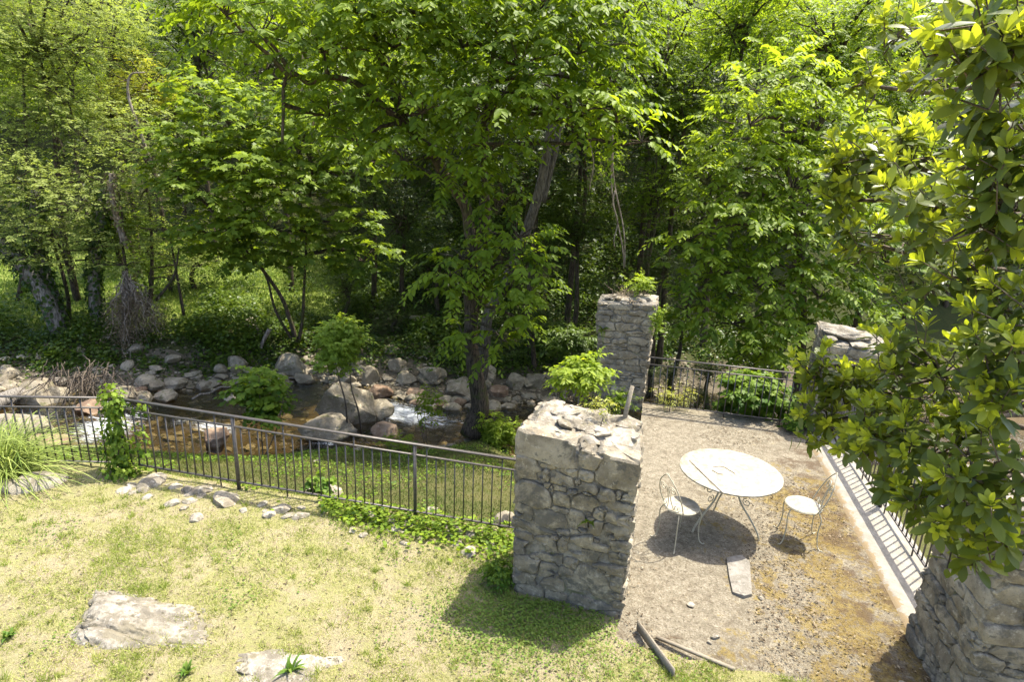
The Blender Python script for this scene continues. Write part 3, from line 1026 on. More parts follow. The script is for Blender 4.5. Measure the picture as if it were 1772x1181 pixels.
TABC = np.array([2.59, 6.31, 0.0])
tb = thing('round_garden_table', 'round white metal garden table with curled legs on the terrace', 'table', TABC)
obj('tabletop', disc(MB(), 0.57, 0.715, 0.735, 56), MAT['white'], tb, True, 40)
obj('umbrella_socket', MB().tube([(0, 0, 0.60), (0, 0, 0.7385)], 0.02, 10), MAT['ivory'], tb, True, 40)
for k in range(3):
    a = R(-38 + 120 * k)
    e = np.array([math.cos(a), math.sin(a), 0])
    p = smooth_path([e * 0.40 + up * 0.713, e * 0.22 + up * 0.66, e * 0.13 + up * 0.52, e * 0.17 + up * 0.38, e * 0.30 + up * 0.22, e * 0.40 + up * 0.08, e * 0.43 + up * 0.0], 6)
    lg_ = obj('leg', MB().tube(p, 0.0115, 8), MAT['ivory'], tb, True)
    obj('scroll', MB().tube(spiral(e * 0.26 + up * 0.55, 0.085, 1.4, e, up, 0.02), 0.006, 6), MAT['ivory'], lg_, True)
    obj('scroll', MB().tube(spiral(e * 0.235 + up * 0.41, 0.05, 1.2, e, up, 0.015, 2.0), 0.005, 6), MAT['ivory'], lg_, True)
ring = np.array([[0.38 * math.cos(t), 0.38 * math.sin(t), 0.708] for t in np.linspace(0, 2 * np.pi, 41)])
obj('apron_ring', MB().tube(ring, 0.008, 6, False), MAT['ivory'], tb, True)
for k in range(3):
    a0 = -38 + 120 * k
    p = []
    for t in np.linspace(0, 1, 14):
        a = R(a0 + 120 * t)
        rr = 0.42 - 0.12 * math.sin(math.pi * t)
        p.append((rr * math.cos(a), rr * math.sin(a), 0.70 - 0.10 * math.sin(math.pi * t)))
    obj('garland', MB().tube(p, 0.005, 6), MAT['ivory'], tb, True)


def chair(label, loc, rz):
    """back towards local -x"""
    t = thing('garden_chair', label, 'chair', loc, None, rz)
    obj('seat', disc(MB(), 0.192, 0.447, 0.458, 36, 0.004), MAT['white'], t, True, 40)
    rg = np.array([[0.192 * math.cos(q), 0.192 * math.sin(q), 0.445] for q in np.linspace(0, 2 * np.pi, 33)])
    obj('seat_ring', MB().tube(rg, 0.007, 6, False), MAT['ivory'], t, True)
    for a in (40, 140, 220, 320):
        e = np.array([math.cos(R(a)), math.sin(R(a)), 0])
        p = smooth_path([e * 0.185 + up * 0.44, e * 0.225 + up * 0.36, e * 0.215 + up * 0.20, e * 0.235 + up * 0.05, e * 0.27 + up * 0.006, e * 0.30 + up * 0.012], 5)
        obj('leg', MB().tube(p, 0.0068, 7), MAT['ivory'], t, True)
    bk = np.array([-1.0, 0, 0]); sd = np.array([0, 1.0, 0])
    for s in (-1, 1):
        p = smooth_path([bk * 0.12 + sd * s * 0.155 + up * 0.45, bk * 0.18 + sd * s * 0.17 + up * 0.60, bk * 0.235 + sd * s * 0.13 + up * 0.76, bk * 0.265 + sd * s * 0.045 + up * 0.865, bk * 0.275 + sd * s * 0.004 + up * 0.90], 6)
        obj('back_frame', MB().tube(p, 0.0065, 7), MAT['ivory'], t, True)
        nl = nrm(bk * 0.33 + up * 0.94)
        q1 = smooth_path([bk * 0.16 + sd * s * 0.05 + up * 0.45, bk * 0.19 + sd * s * 0.02 + up * 0.56, bk * 0.215 + sd * s * 0.015 + up * 0.66], 5)
        sp = spiral(bk * 0.232 + sd * s * 0.068 + up * 0.715, 0.058, 1.5, -sd * s, nl, 0.012)
        obj('back_scroll', MB().tube(np.concatenate([q1, sp]), 0.005, 6), MAT['ivory'], t, True)
        sp = spiral(bk * 0.17 + sd * s * 0.095 + up * 0.50, 0.042, 1.3, sd * s, -up, 0.012)
        obj('back_scroll', MB().tube(sp, 0.0045, 6), MAT['ivory'], t, True)
    return t


chair('white metal garden chair left of the table, its back toward the near pillar', (1.97, 5.98, 0), math.atan2(0.30, 0.55))
chair('white metal garden chair right of the table near the pale ledge', (3.39, 6.10, 0), math.atan2(0.21, -0.8))

# twigs on the table, slab, planks
for lb, pp, r in [('long thin straight twig lying on the left of the round table', [(1193, 797), (1220, 824), (1250, 853)], 0.004),
                  ('small curled twig lying on the middle of the round table', [(1234, 808), (1250, 808), (1262, 814), (1272, 820)], 0.003),
                  ('tiny bent twig lying on the round table near its centre', [(1232, 814), (1243, 820), (1251, 821)], 0.003)]:
    pts = np.array([G(x, y, 0.741) for x, y in pp])
    c = pts.mean(0)
    o = obj('twig', MB().tube(smooth_path(pts - c, 5), r, 5), MAT['twig'])
    o.location = Vector(c)
    tag(o, lb, 'twig')
# pale slab patch on the terrace
poly = [(1257, 966), (1283, 962), (1297, 975), (1300, 1010), (1301, 1030), (1288, 1034), (1268, 1026), (1262, 1000)]
P2 = np.array([G(x, y, 0.02) for x, y in poly]); c = P2.mean(0)
mb = MB(); K = len(poly)
V = [p - c - up * 0.03 for p in P2] + [p - c + up * (0.004 + 0.006 * (k % 3)) for k, p in enumerate(P2)] + [(p - c) * 0.6 + up * 0.012 for p in P2] + [up * 0.013]
Q = [(r_ * K + j, r_ * K + (j + 1) % K, (r_ + 1) * K + (j + 1) % K, (r_ + 1) * K + j) for r_ in (0, 1) for j in range(K)]
o = obj('stone_slab', mb.add(V, [(2 * K + j, 2 * K + (j + 1) % K, 3 * K) for j in range(K)], Q), MAT['slab'], None, True, 30)
if True:
    o.location = Vector(c)
tag(o, 'flat pale stone slab set in the terrace in front of the table', 'slab')
a_, b_ = G(1103, 1082, 0.06), G(1166, 1168, 0.08)
o = obj('wooden_plank', MB().bar((0, 0, 0), b_ - a_, 0.016, 0.10), MAT['wood'])
o.location = Vector(a_); tag(o, 'weathered wooden board standing on edge between terrace and lawn', 'plank')
a_, b_ = G(1135, 1103, 0.03), G(1272, 1160, 0.04)
o = obj('wooden_batten', MB().bar((0, 0, 0), b_ - a_, 0.03, 0.022), MAT['wood'])
o.location = Vector(a_); tag(o, 'thin wooden batten lying along the near end of the terrace', 'batten')
a_ = W(-0.15, 0.62, 1.62)
o = obj('wooden_stake', MB().tube([(0, 0, 0), (0.03, 0.05, 0.22), (0.07, 0.08, 0.44)], [0.024, 0.023, 0.02], 7), MAT['wood'], None, True)
o.location = Vector(a_); tag(o, 'pale leaning wooden stake stuck in the near pillar top', 'stake')


# ================================================================ VEGETATION
def leaf_tmpl(w=0.24, simple=False):
    if simple:
        return np.array([(0, 0, 0), (0.45, w, 0.05), (1, 0, -0.06), (0.45, -w, 0.05)]), np.array([(0, 2, 1), (0, 3, 2)]), None
    return (np.array([(0, 0, 0), (0.26, w * 0.85, 0.03), (0.66, w * 0.85, 0.01), (1, 0, -0.12), (0.66, -w * 0.85, 0.01), (0.26, -w * 0.85, 0.03)]),
            None, np.array([(0, 3, 2, 1), (0, 5, 4, 3)]))


def lobed_tmpl():
    V = np.array([(0, 0, 0), (0.10, 0.30, 0.02), (0.34, 0.20, 0.0), (0.58, 0.42, -0.03), (0.64, 0.16, 0.0), (1.0, 0.0, -0.10), (0.64, -0.16, 0.0), (0.58, -0.42, -0.03), (0.34, -0.20, 0.0), (0.10, -0.30, 0.02), (0.3, 0, 0.02)])
    T = [(10, 1, 0), (10, 2, 1), (10, 3, 2), (10, 4, 3), (10, 5, 4), (10, 6, 5), (10, 7, 6), (10, 8, 7), (10, 9, 8), (10, 0, 9)]
    return V, np.array(T)[:, ::-1], None


def emit(mb, pos, d, n, size, tint, tmpl):
    tv, tt, tq = tmpl
    d = nrm(d)
    w = nrm(np.cross(n, d))
    n = np.cross(d, w)
    m = len(pos)
    size = np.broadcast_to(np.asarray(size, float), (m,))
    V = pos[:, None, :] + size[:, None, None] * (tv[None, :, 0:1] * d[:, None, :] + tv[None, :, 1:2] * w[:, None, :] + tv[None, :, 2:3] * n[:, None, :])
    off = (np.arange(m) * len(tv))[:, None, None]
    T = (tt[None] + off).reshape(-1, 3) if tt is not None else None
    Q = (tq[None] + off).reshape(-1, 4) if tq is not None else None
    mb.add(V.reshape(-1, 3), T, Q, np.repeat(np.broadcast_to(np.clip(tint, 0, 1), (m,)), len(tv)))


def sprays(mb, rng, O, D, n, L, size, tint, tmpl, droop=0.35, fan=0.95, jit=0.35, twig=None):
    """n leaves set alternately along each spray stem that starts at O and runs along D"""
    m = len(O)
    D = nrm(D)
    Dh = nrm(D * np.array([1, 1, 0.35]))
    side = nrm(np.cross(np.array([0, 0, 1.0]), Dh) + 1e-6)
    L = np.broadcast_to(np.asarray(L, float), (m,))
    for k in range(n):
        t = (k + 0.6) / n
        s = 1 if k % 2 else -1
        pos = O + D * (L * t)[:, None] - np.array([0, 0, 1.0]) * (droop * L * t * t)[:, None]
        a = fan * (1 - 0.75 * (k == n - 1)) + rng.normal(size=m) * 0.25
        ld = Dh * np.cos(a)[:, None] + side * (s * np.sin(a))[:, None] + np.array([0, 0, -1.0]) * (droop * 0.9 + 0.3 * rng.random(m))[:, None] + rng.normal(size=(m, 3)) * 0.12
        nn = np.array([0, 0, 1.0]) + rng.normal(size=(m, 3)) * jit + Dh * 0.3
        emit(mb, pos, ld, nn, size * rng.uniform(0.7, 1.2, m) * (0.75 + 0.5 * math.sin(math.pi * min(1, t + 0.15))), tint + rng.normal(size=m) * 0.13, tmpl)


def blob_sprays(rng, c, r, n, hollow=0.45, updir=0.15, tiers=0):
    u = nrm(rng.normal(size=(n, 3)) + np.array([0, -0.25, 0.25]))
    rad = (hollow + (1 - hollow) * rng.random(n) ** 0.7)
    O = np.asarray(c) + u * np.asarray(r) * rad[:, None] * (0.85 + 0.3 * rng.random(n))[:, None]
    if tiers:
        zt = (O[:, 2] - c[2]) / r[2]
        zq = (np.round(zt * tiers) + rng.normal(size=n) * 0.17) / tiers
        O[:, 2] = c[2] + zq * r[2]
    D = u * np.array([1, 1, 0.35]) + np.array([0, 0, updir]) + rng.normal(size=(n, 3)) * 0.35
    return O, D, u


def px_blob(px, py, y, rx, ry, thick=0.8):
    c = at(px, py, y)
    k = np.linalg.norm(c - np.array([0, 0, CAMZ])) / FPX
    return c, np.array([rx * k, rx * k * thick, ry * k])


def branch(mb, a, b, r0, r1, rng, sag=0.1, n=7, sides=5):
    a, b = np.asarray(a, float), np.asarray(b, float)
    L = np.linalg.norm(b - a)
    t = np.linspace(0, 1, n)[:, None]
    p = a * (1 - t) + b * t
    p = p + np.sin(np.pi * t) * np.array([0, 0, 1.0]) * sag * L + np.sin(np.pi * t) * rng.normal(size=(1, 3)) * 0.06 * L
    p[1:-1] += rng.normal(size=(n - 2, 3)) * 0.012 * L
    mb.tube(p, np.linspace(r0, r1, n), sides, False)


def nearest_on(path, p, up_from=0.0):
    d = np.linalg.norm(path - p, axis=1) + np.where(path[:, 2] > p[2], 0.8 * (path[:, 2] - p[2]), 0)
    return path[np.argmin(d)]


def make_tree(name, label, trunks, blobs, rng, leaf, tmpl, dens=22.0, leaves=11, L=0.55, size=0.11, tint=0.4, bark='bark', droop=0.35,
              group=None, cat='tree', tiers=3, hollow=0.4, limb_r=0.05, twigs=True, jit=0.35, fan=0.95, tintup=0.22):
    """trunks: list of (pts, r0, r1) world; blobs: (centre, radii[, tint offset])"""
    base = np.array(trunks[0][0][0], float)
    t = thing(name, label, cat, base, group)
    paths = []
    for (pts, r0, r1) in trunks:
        p = smooth_path(np.asarray(pts, float) - base, 6)
        rr = np.linspace(0, 1, len(p))
        mb = MB()
        rad = r0 + (r1 - r0) * rr ** 0.8 + r0 * 0.55 * np.exp(-rr * 14) * (1 if len(paths) == 0 else 0)
        p = p + np.stack([fbm(p * 1.3, 2, 3), fbm(p * 1.3, 2, 4), 0 * rr], -1) * r0 * 0.5
        mb.tube(p, rad, 10)
        obj('trunk', mb, MAT[bark], t, True)
        paths.append(p)
    allp = np.concatenate(paths)
    lm, cm = MB(), MB()
    for bl in blobs:
        c, r = np.asarray(bl[0], float) - base, np.asarray(bl[1], float)
        off = bl[2] if len(bl) > 2 else 0.0  # offset puts sunlight on young tops into the leaf tint
        area = (r[0] * r[1] + r[0] * r[2] + r[1] * r[2]) / 3 * 4 * np.pi
        n = max(6, int(area * dens * 0.5))
        O, D, u = blob_sprays(rng, c, r, n, hollow, 0.12, tiers)
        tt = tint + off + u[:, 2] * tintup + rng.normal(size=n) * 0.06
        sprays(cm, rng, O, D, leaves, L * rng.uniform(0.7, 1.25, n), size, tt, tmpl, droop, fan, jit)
        if twigs:
            j = nearest_on(allp, c)
            cc = c - np.array([0, 0, r[2] * 0.3])
            branch(lm, j, cc, limb_r, limb_r * 0.45, rng, 0.08)
            for k in rng.choice(n, min(n, 10), False):
                branch(lm, cc, O[k], limb_r * 0.35, 0.006, rng, 0.06, 5, 4)
    if lm.V:
        obj('branches', lm, MAT[bark], t, True)
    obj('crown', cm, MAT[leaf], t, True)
    return t


OV = leaf_tmpl(0.25)
OVS = leaf_tmpl(0.25, True)
NAR = leaf_tmpl(0.16, True)
WIDE = leaf_tmpl(0.46)
LOB = lobed_tmpl()

# ---- the big tree on the near bank
rng = np.random.default_rng(11)
b0 = np.array([-0.78, 13.15, -2.15])
tr_main = [b0, at(828, 690, 13.2), at(818, 620, 13.25), at(816, 520, 13.3), at(818, 430, 13.35), at(806, 365, 13.4), at(783, 320, 13.4), at(750, 265, 13.3), at(705, 222, 13.2), at(680, 150, 13.1), at(655, 95, 13.0), at(640, 10, 12.9), at(640, -90, 12.9)]
tr_2 = [at(817, 560, 13.3), at(840, 470, 13.5), at(843, 370, 13.6), at(836, 250, 13.6), at(850, 120, 13.5), at(860, -20, 13.4), at(860, -120, 13.4)]
tr_3 = [at(703, 222, 13.2), at(660, 180, 12.9), at(615, 143, 12.6), at(570, 133, 12.4), at(535, 143, 12.3), at(510, 128, 12.2), at(492, 145, 12.2), at(490, 200, 12.1), at(489, 245, 12.1)]
B = []
for (x, y, dp, rx, ry, of) in [(690, 60, 12.8, 130, 60, .1), (560, 70, 12.4, 120, 55, .12), (450, 40, 12.0, 110, 55, .12), (390, 10, 11.8, 80, 40, .12), (640, 165, 12.9, 110, 45, .0), (800, 60, 13, 120, 60, -.12), (900, 90, 12.6, 130, 70, -.05),
                           (1000, 70, 12.8, 100, 65, -.1), (1060, 130, 12.9, 60, 55, -.1), (850, 180, 12.2, 120, 55, .02), (1010, 180, 12.4, 90, 40, .16), (1070, 200, 12.2, 55, 35, .25), (1110, 240, 12.0, 35, 18, .3), (1000, 210, 12.5, 40, 35, .15),  # right-hand tips: sunlight painted as a lighter leaf tint
                           (730, 180, 12.5, 100, 45, .05), (700, 270, 12.2, 85, 32, .05), (620, 240, 12.8, 70, 35, 0), (570, 190, 12.8, 70, 35, 0), (760, 300, 12.4, 65, 28, .05), (850, 250, 12.3, 80, 36, .06), (920, 160, 12.3, 60, 30, .1),
                           (870, 340, 12.9, 36, 36, -.08), (895, 400, 12.9, 50, 40, -.05), (870, 440, 12.8, 55, 35, 0), (800, 440, 12.8, 45, 30, 0), (790, 500, 12.7, 50, 26, .05), (880, 500, 12.6, 60, 28, .06), (900, 550, 12.5, 45, 20, .1),
                           (800, 575, 12.7, 42, 18, .08), (840, 600, 12.6, 35, 15, .1), (860, 360, 12.7, 36, 35, 0), (905, 430, 12.6, 50, 35, .05), (900, 470, 12.5, 50, 30, .08), (780, 470, 12.5, 40, 25, .1), (920, 520, 12.4, 35, 18, .15), (760, 480, 12.6, 30, 14, .2), (870, 585, 12.4, 35, 18, .12), (830, 300, 12.4, 50, 30, .0), (750, 15, 13, 130, 40, 0), (620, 10, 12.7, 120, 40, .05), (930, 5, 12.9, 120, 40, -.1), (650, -50, 13, 150, 40, 0), (900, -60, 13.2, 150, 40, 0), (1080, 10, 13.4, 60, 60, -.1)]:
    c, r = px_blob(x, y, dp, rx, ry, 0.75)
    B.append((c, r, of))
make_tree('broadleaf_tree', 'tall dark-trunked broadleaf tree leaning over the stream behind the lawn railing', [(tr_main, 0.20, 0.05), (tr_2, 0.10, 0.04), (tr_3, 0.075, 0.025)], B, rng, 'leaf_main', OV, 9.5, 12, 0.70, 0.17, 0.46, 'bark', 0.45, tiers=4, hollow=0.25)

# ---- bright tree right of the far pier
rng = np.random.default_rng(12)
B = []
for (x, y, dp, rx, ry, of) in [(1345, 140, 14.5, 70, 55, .2), (1300, 200, 14.2, 80, 50, .15), (1400, 220, 15, 90, 60, .1), (1290, 280, 13.8, 80, 45, .1), (1370, 310, 14.2, 110, 60, .05), (1235, 255, 13.9, 30, 20, .3), (1225, 310, 13.5, 50, 25, .25), (1240, 370, 13.3, 70, 38, .05),
                           (1190, 410, 13.1, 45, 20, .15), (1320, 390, 13.6, 100, 50, -.05), (1430, 390, 14, 90, 60, -.1), (1230, 460, 13.2, 70, 40, -.05), (1320, 480, 13.3, 90, 50, -.1), (1420, 500, 13.6, 80, 50, -.15), (1190, 530, 13, 40, 30, -.1), (1270, 550, 12.9, 80, 35, -.05),
                           (1370, 580, 13, 90, 35, -.1), (1310, 605, 12.6, 60, 22, 0), (1480, 300, 15, 70, 70, 0), (1480, 560, 13.6, 70, 60, -.1), (1540, 430, 14.5, 80, 80, -.1)]:
    c, r = px_blob(x, y, dp, rx, ry, 0.8)
    B.append((c, r, of))
gb = at(1390, 640, 14.8)
gb[2] = -2.3
make_tree('young_chestnut_tree', 'bright yellow-green tiered tree behind the far terrace railing', [([gb, at(1390, 560, 14.6), at(1380, 420, 14.5), at(1360, 280, 14.5), at(1345, 130, 14.6)], 0.13, 0.03)], B, rng, 'leaf_lime', OV, 13, 12, 0.62, 0.155, 0.42, 'bark', 0.40, tiers=4)

# ---- fig on the far bank
rng = np.random.default_rng(13)
B = []
for (x, y, dp, rx, ry, of) in [(350, 165, 17.5, 60, 35, 0), (430, 205, 17.3, 90, 45, .05), (330, 245, 16.8, 70, 35, .05), (430, 285, 16.6, 90, 45, .1), (530, 250, 17, 90, 45, .05), (500, 320, 16.5, 90, 40, .1), (370, 335, 16.3, 80, 38, .1), (310, 300, 16.5, 50, 35, .05),
                           (600, 300, 17, 70, 45, -.05), (590, 380, 16.7, 60, 40, 0), (470, 390, 16.4, 90, 35, .05), (370, 400, 16.4, 70, 30, 0), (540, 430, 16.8, 70, 35, -.1), (420, 440, 16.7, 70, 26, -.05), (630, 440, 17.2, 50, 40, -.1), (560, 170, 17.8, 80, 45, -.05)]:
    c, r = px_blob(x, y, dp, rx, ry, 0.8)
    B.append((c, r, of))
fb = at(515, 600, 17.6); fb[2] = terr1(fb[0], fb[1]) - 0.1
make_tree('fig_tree', 'fig tree with broad lobed leaves on the far bank', [([fb, at(490, 520, 17.4), at(440, 440, 17.1), at(420, 330, 16.9), at(410, 230, 17.2)], 0.07, 0.025), ([fb, at(525, 530, 17.4), at(530, 420, 17.1), at(540, 300, 17)], 0.06, 0.02),
                                                                       ([fb, at(478, 540, 17.3), at(455, 470, 17), at(380, 380, 16.7)], 0.05, 0.02)], B, rng, 'leaf_fig', LOB, 12, 7, 0.5, 0.21, 0.50, 'bark', 0.25, tiers=0, fan=1.1, jit=0.4)


# ---- generic crowns, shared by the trees of the wooded slope
def crown_mesh(seed, leaf, tmpl, size, tint, droop, R_=2.4, H_=2.6, nb=13, dens=11, leaves=10, L=0.55, name='crown', tiers=3, rs=1.0):
    rng = np.random.default_rng(seed)
    cm = MB()
    for k in range(nb):
        u = nrm(rng.normal(size=3))
        c = u * np.array([R_, R_, H_]) * rng.uniform(0.25, 0.8)
        r = np.array([1, 1, 0.62]) * rng.uniform(0.75, 1.25) * rs
        area = 4 * np.pi * r[0] * r[0] * 0.8
        n = int(area * dens * 0.5)
        O, D, u2 = blob_sprays(rng, c, r, n, 0.4, 0.12, tiers)
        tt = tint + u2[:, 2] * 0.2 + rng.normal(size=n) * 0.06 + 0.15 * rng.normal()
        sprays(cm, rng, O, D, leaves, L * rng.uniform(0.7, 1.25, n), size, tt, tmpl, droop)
    me = cm.mesh(name, True)
    me.materials.append(MAT[leaf])
    return me


CROWN = {
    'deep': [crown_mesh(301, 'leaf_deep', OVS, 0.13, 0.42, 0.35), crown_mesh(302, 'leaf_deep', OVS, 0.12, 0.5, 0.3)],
    'green': [crown_mesh(303, 'leaf_main', OVS, 0.14, 0.42, 0.4), crown_mesh(304, 'leaf_main', OVS, 0.13, 0.36, 0.35)],
    'lime': [crown_mesh(305, 'leaf_lime', OVS, 0.14, 0.48, 0.4)],
    'grey': [crown_mesh(306, 'leaf_grey', OVS, 0.075, 0.40, 0.15, nb=18, dens=26, leaves=9, L=0.32, tiers=0, rs=0.7), crown_mesh(307, 'leaf_grey', OVS, 0.07, 0.52, 0.1, nb=18, dens=26, leaves=9, L=0.32, tiers=0, rs=0.7)],
    'gold': [crown_mesh(308, 'leaf_gold', OVS, 0.11, 0.45, 0.25, dens=13, tiers=0)],
}
TRUNKM = {}
for nm in ('bark', 'bark_grey'):
    rng = np.random.default_rng(5)
    mb = MB()
    mb.tube(smooth_path([(0, 0, 0), (0.1, 0.05, 0.35), (-0.05, 0.1, 0.7), (0.0, 0.0, 1.0)], 5) * np.array([1, 1, 1]), np.linspace(0.085, 0.035, 16), 8)
    TRUNKM[nm] = mb.mesh('trunk', True)
    TRUNKM[nm].materials.append(MAT[nm])
LIMBM = {}
for nm in ('bark', 'bark_grey'):
    rng = np.random.default_rng(6)
    mb = MB()
    for k in range(16):
        e = nrm(rng.normal(size=3) + np.array([0, 0, 0.5])) * rng.uniform(1.4, 2.4)
        branch(mb, (0, 0, -1.2 + 1.4 * rng.random()), e, 0.05, 0.012, rng, 0.1, 7, 5)
    LIMBM[nm] = mb.mesh('branches', True)
    LIMBM[nm].materials.append(MAT[nm])
_gi = [0]


def slope_tree(kind, x, y, ctop, scale=(1, 1, 1), label=None, group=None, name='broadleaf_tree', bark='bark', lean=(0, 0), seed=None):
    """tree on the terrain at x, y; ctop = height of the crown centre (world z)"""
    _gi[0] += 1
    rng = np.random.default_rng(900 + _gi[0] if seed is None else seed)
    z0 = terr1(x, y) - 0.1
    t = thing(name, label, 'tree', (x, y, z0), group)
    h = ctop - z0
    tr = bpy.data.objects.new('trunk', TRUNKM[bark]); COL.objects.link(tr); tr.parent = t
    tr.scale = (1.0 + 0.04 * h, 1.0 + 0.04 * h, max(h, 0.5)); tr.rotation_euler = (lean[0], lean[1], rng.uniform(0, 6))
    lb = bpy.data.objects.new('branches', LIMBM[bark]); COL.objects.link(lb); lb.parent = t
    lb.location = (0, 0, h); lb.scale = scale; lb.rotation_euler = (0, 0, rng.uniform(0, 6))
    cr = bpy.data.objects.new('crown', CROWN[kind][int(rng.integers(len(CROWN[kind])))]); COL.objects.link(cr); cr.parent = t
    cr.location = (0, 0, h); cr.scale = scale; cr.rotation_euler = (rng.normal() * 0.08, rng.normal() * 0.08, rng.uniform(0, 6))
    return t


def pt_tree(kind, px, py, y, rpx, squash=1.0, **kw):
    c = at(px, py, y)
    k = np.linalg.norm(c - np.array([0, 0, CAMZ])) / FPX * rpx / 2.9
    return slope_tree(kind, c[0], c[1], c[2], (k, k, k * squash), **kw)


# left side: fine-leaved grey-green trees
for (px, py, y, r, kd, lb) in [(60, 70, 19, 150, 'grey', 'pale yellow-green fine-leaved tree in the top left corner'),
                               (190, 90, 22, 110, 'grey', 'light fine-leaved tree behind the golden shrubby tree'),
                               (200, 380, 18.0, 80, 'green', 'small green tree between the fig and the ivy-clad trunks')]:
    pt_tree(kd, px, py, y, r, 0.85, label=lb, name='fine_leaved_tree' if kd == 'grey' else 'broadleaf_tree', bark='bark')
rng = np.random.default_rng(14)
for (tx, ty, td, lb, bl, of) in [(120, 560, 17.2, 'drooping fine-leaved tree over the left meadow edge', [(60, 330, 16.6, 80, 40), (130, 350, 16.6, 80, 40), (30, 395, 16.2, 70, 30), (110, 410, 16.4, 80, 28), (180, 300, 17, 60, 45), (170, 420, 16.6, 60, 25), (20, 300, 16.5, 60, 40), (50, 440, 16.0, 45, 16), (130, 455, 16.2, 40, 14), (215, 455, 16.4, 40, 16)], 0),
                               (250, 520, 17.8, 'fine-leaved tree between the dead snag and the fig', [(250, 260, 18, 60, 45), (240, 330, 17.6, 60, 40), (270, 390, 17.4, 60, 30), (220, 210, 18.3, 60, 40), (290, 440, 17.6, 45, 20), (150, 230, 18.2, 70, 45), (300, 480, 17.6, 40, 16), (345, 455, 17.8, 40, 18), (255, 430, 17.4, 40, 20)], 0.0),
                               (20, 470, 18.5, 'tall pale fine-leaved tree rising out of the top left corner', [(40, 100, 18.5, 90, 50), (130, 90, 18.8, 70, 50), (60, 190, 18, 80, 45), (20, 20, 18.8, 90, 45), (120, 10, 19, 90, 45), (10, 250, 17.6, 60, 40), (190, 40, 20, 60, 50), (110, 160, 18.2, 60, 40)], 0.12)]:
    gb = at(tx, ty, td); gb[2] = terr1(gb[0], gb[1]) - 0.1
    B = [(*px_blob(x, y, d_, rx, ry, 0.8), of) for (x, y, d_, rx, ry) in bl]
    tp = at(bl[0][0], bl[0][1], td)
    make_tree('fine_leaved_tree', lb, [([gb, gb * 0.6 + tp * 0.4 + np.array([0.2, 0, 0]), tp], 0.07, 0.03)], B, rng, 'leaf_grey', OVS, 22, 9, 0.34, 0.09, 0.45, 'bark', 0.2, tiers=0, limb_r=0.03, hollow=0.2)
pt_tree('gold', 255, 150, 20.5, 85, 0.8, label='golden yellow small tree behind the fig', name='golden_tree')
pt_tree('gold', 190, 190, 21.0, 60, 0.8, label='golden orange bushy tree left of the taller golden one', name='golden_tree')
for (px, py, y, r, kd, lb) in [(250, 450, 19.5, 60, 'green', 'low green tree on the meadow right of the dead branch'), (330, 430, 21, 60, 'green', 'low green tree behind the left fig stems'),
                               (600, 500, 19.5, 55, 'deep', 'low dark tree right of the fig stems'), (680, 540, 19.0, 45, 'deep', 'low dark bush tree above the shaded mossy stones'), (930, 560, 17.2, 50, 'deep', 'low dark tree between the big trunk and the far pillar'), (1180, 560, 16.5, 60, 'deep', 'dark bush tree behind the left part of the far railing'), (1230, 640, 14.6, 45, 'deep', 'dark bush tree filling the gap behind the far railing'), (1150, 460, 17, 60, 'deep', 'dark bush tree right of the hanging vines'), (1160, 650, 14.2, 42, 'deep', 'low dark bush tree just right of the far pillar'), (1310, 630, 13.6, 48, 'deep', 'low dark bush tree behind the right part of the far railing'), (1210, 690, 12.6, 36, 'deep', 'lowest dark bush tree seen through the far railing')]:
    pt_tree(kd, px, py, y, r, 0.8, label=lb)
# right and centre behind
for (px, py, y, r, kd, lb) in [(1150, 60, 19, 130, 'green', 'mid-green tree at the top right of the big leaning tree'),
                               (1190, 190, 18.5, 110, 'green', 'mid-green tree between the big tree and the bright tiered tree'),
                               (1130, 330, 18.0, 100, 'green', 'shaded green tree behind the hanging vines'),
                               (1290, 40, 20, 130, 'lime', 'light green tree above the bright tiered tree'),
                               (1450, 70, 18, 140, 'lime', 'bright light green tree left of the laurel shrub top'),
                               (1570, 180, 18, 140, 'green', 'green tree behind the upper laurel shrub'),
                               (1600, 420, 16, 130, 'deep', 'dark green tree behind the middle of the laurel shrub'),
                               (1000, 400, 18.5, 80, 'deep', 'dark small tree behind the leaning grey trunks'),
                               (1060, 510, 17.6, 65, 'deep', 'dark leafy small tree behind the far pillar'),
                               (700, 380, 20.5, 100, 'deep', 'dark shaded tree left of the big tree trunk'),
                               (640, 270, 21, 110, 'deep', 'dark tree behind the fig and the big tree'),
                               (760, 460, 20, 70, 'deep', 'low dark tree in the shade behind the big trunk'),
                               (480, 110, 22, 120, 'deep', 'dark tree behind the long left limb of the big tree'),
                               (340, 90, 25, 120, 'deep', 'dark olive tree high on the slope above the golden one')]:
    pt_tree(kd, px, py, y, r, 0.9, label=lb)
# the wood that climbs the slope
rng = np.random.default_rng(77)
cnt = 0
for row, y in enumerate([25, 29, 33.5, 39, 45]):
    sp = 4.3 + 0.5 * row
    for x in np.arange(-0.98 * y - 2, 1.02 * y + 4, sp):
        xx, yy = x + rng.normal() * 0.8, y + rng.normal() * 0.8
        if xx < -6 and yy < 27:
            continue
        kd = rng.choice(['deep', 'deep', 'green', 'green', 'grey' if xx < -6 else 'green', 'lime'])
        s = rng.uniform(1.0, 1.35) * (1 + 0.03 * row)
        slope_tree(kd, xx, yy, terr1(xx, yy) + rng.uniform(2.8, 5.2) * s, (s, s, s * rng.uniform(0.9, 1.2)), label={'deep': 'dark green', 'green': 'mid-green', 'grey': 'grey-green fine-leaved', 'lime': 'light yellow-green'}[kd] + ' tree in the dense wood climbing the far slope', group={'deep': 'dark', 'green': 'mid-green', 'grey': 'grey-green', 'lime': 'light green'}[kd] + ' trees of the wooded slope', name='broadleaf_tree')
        cnt += 1

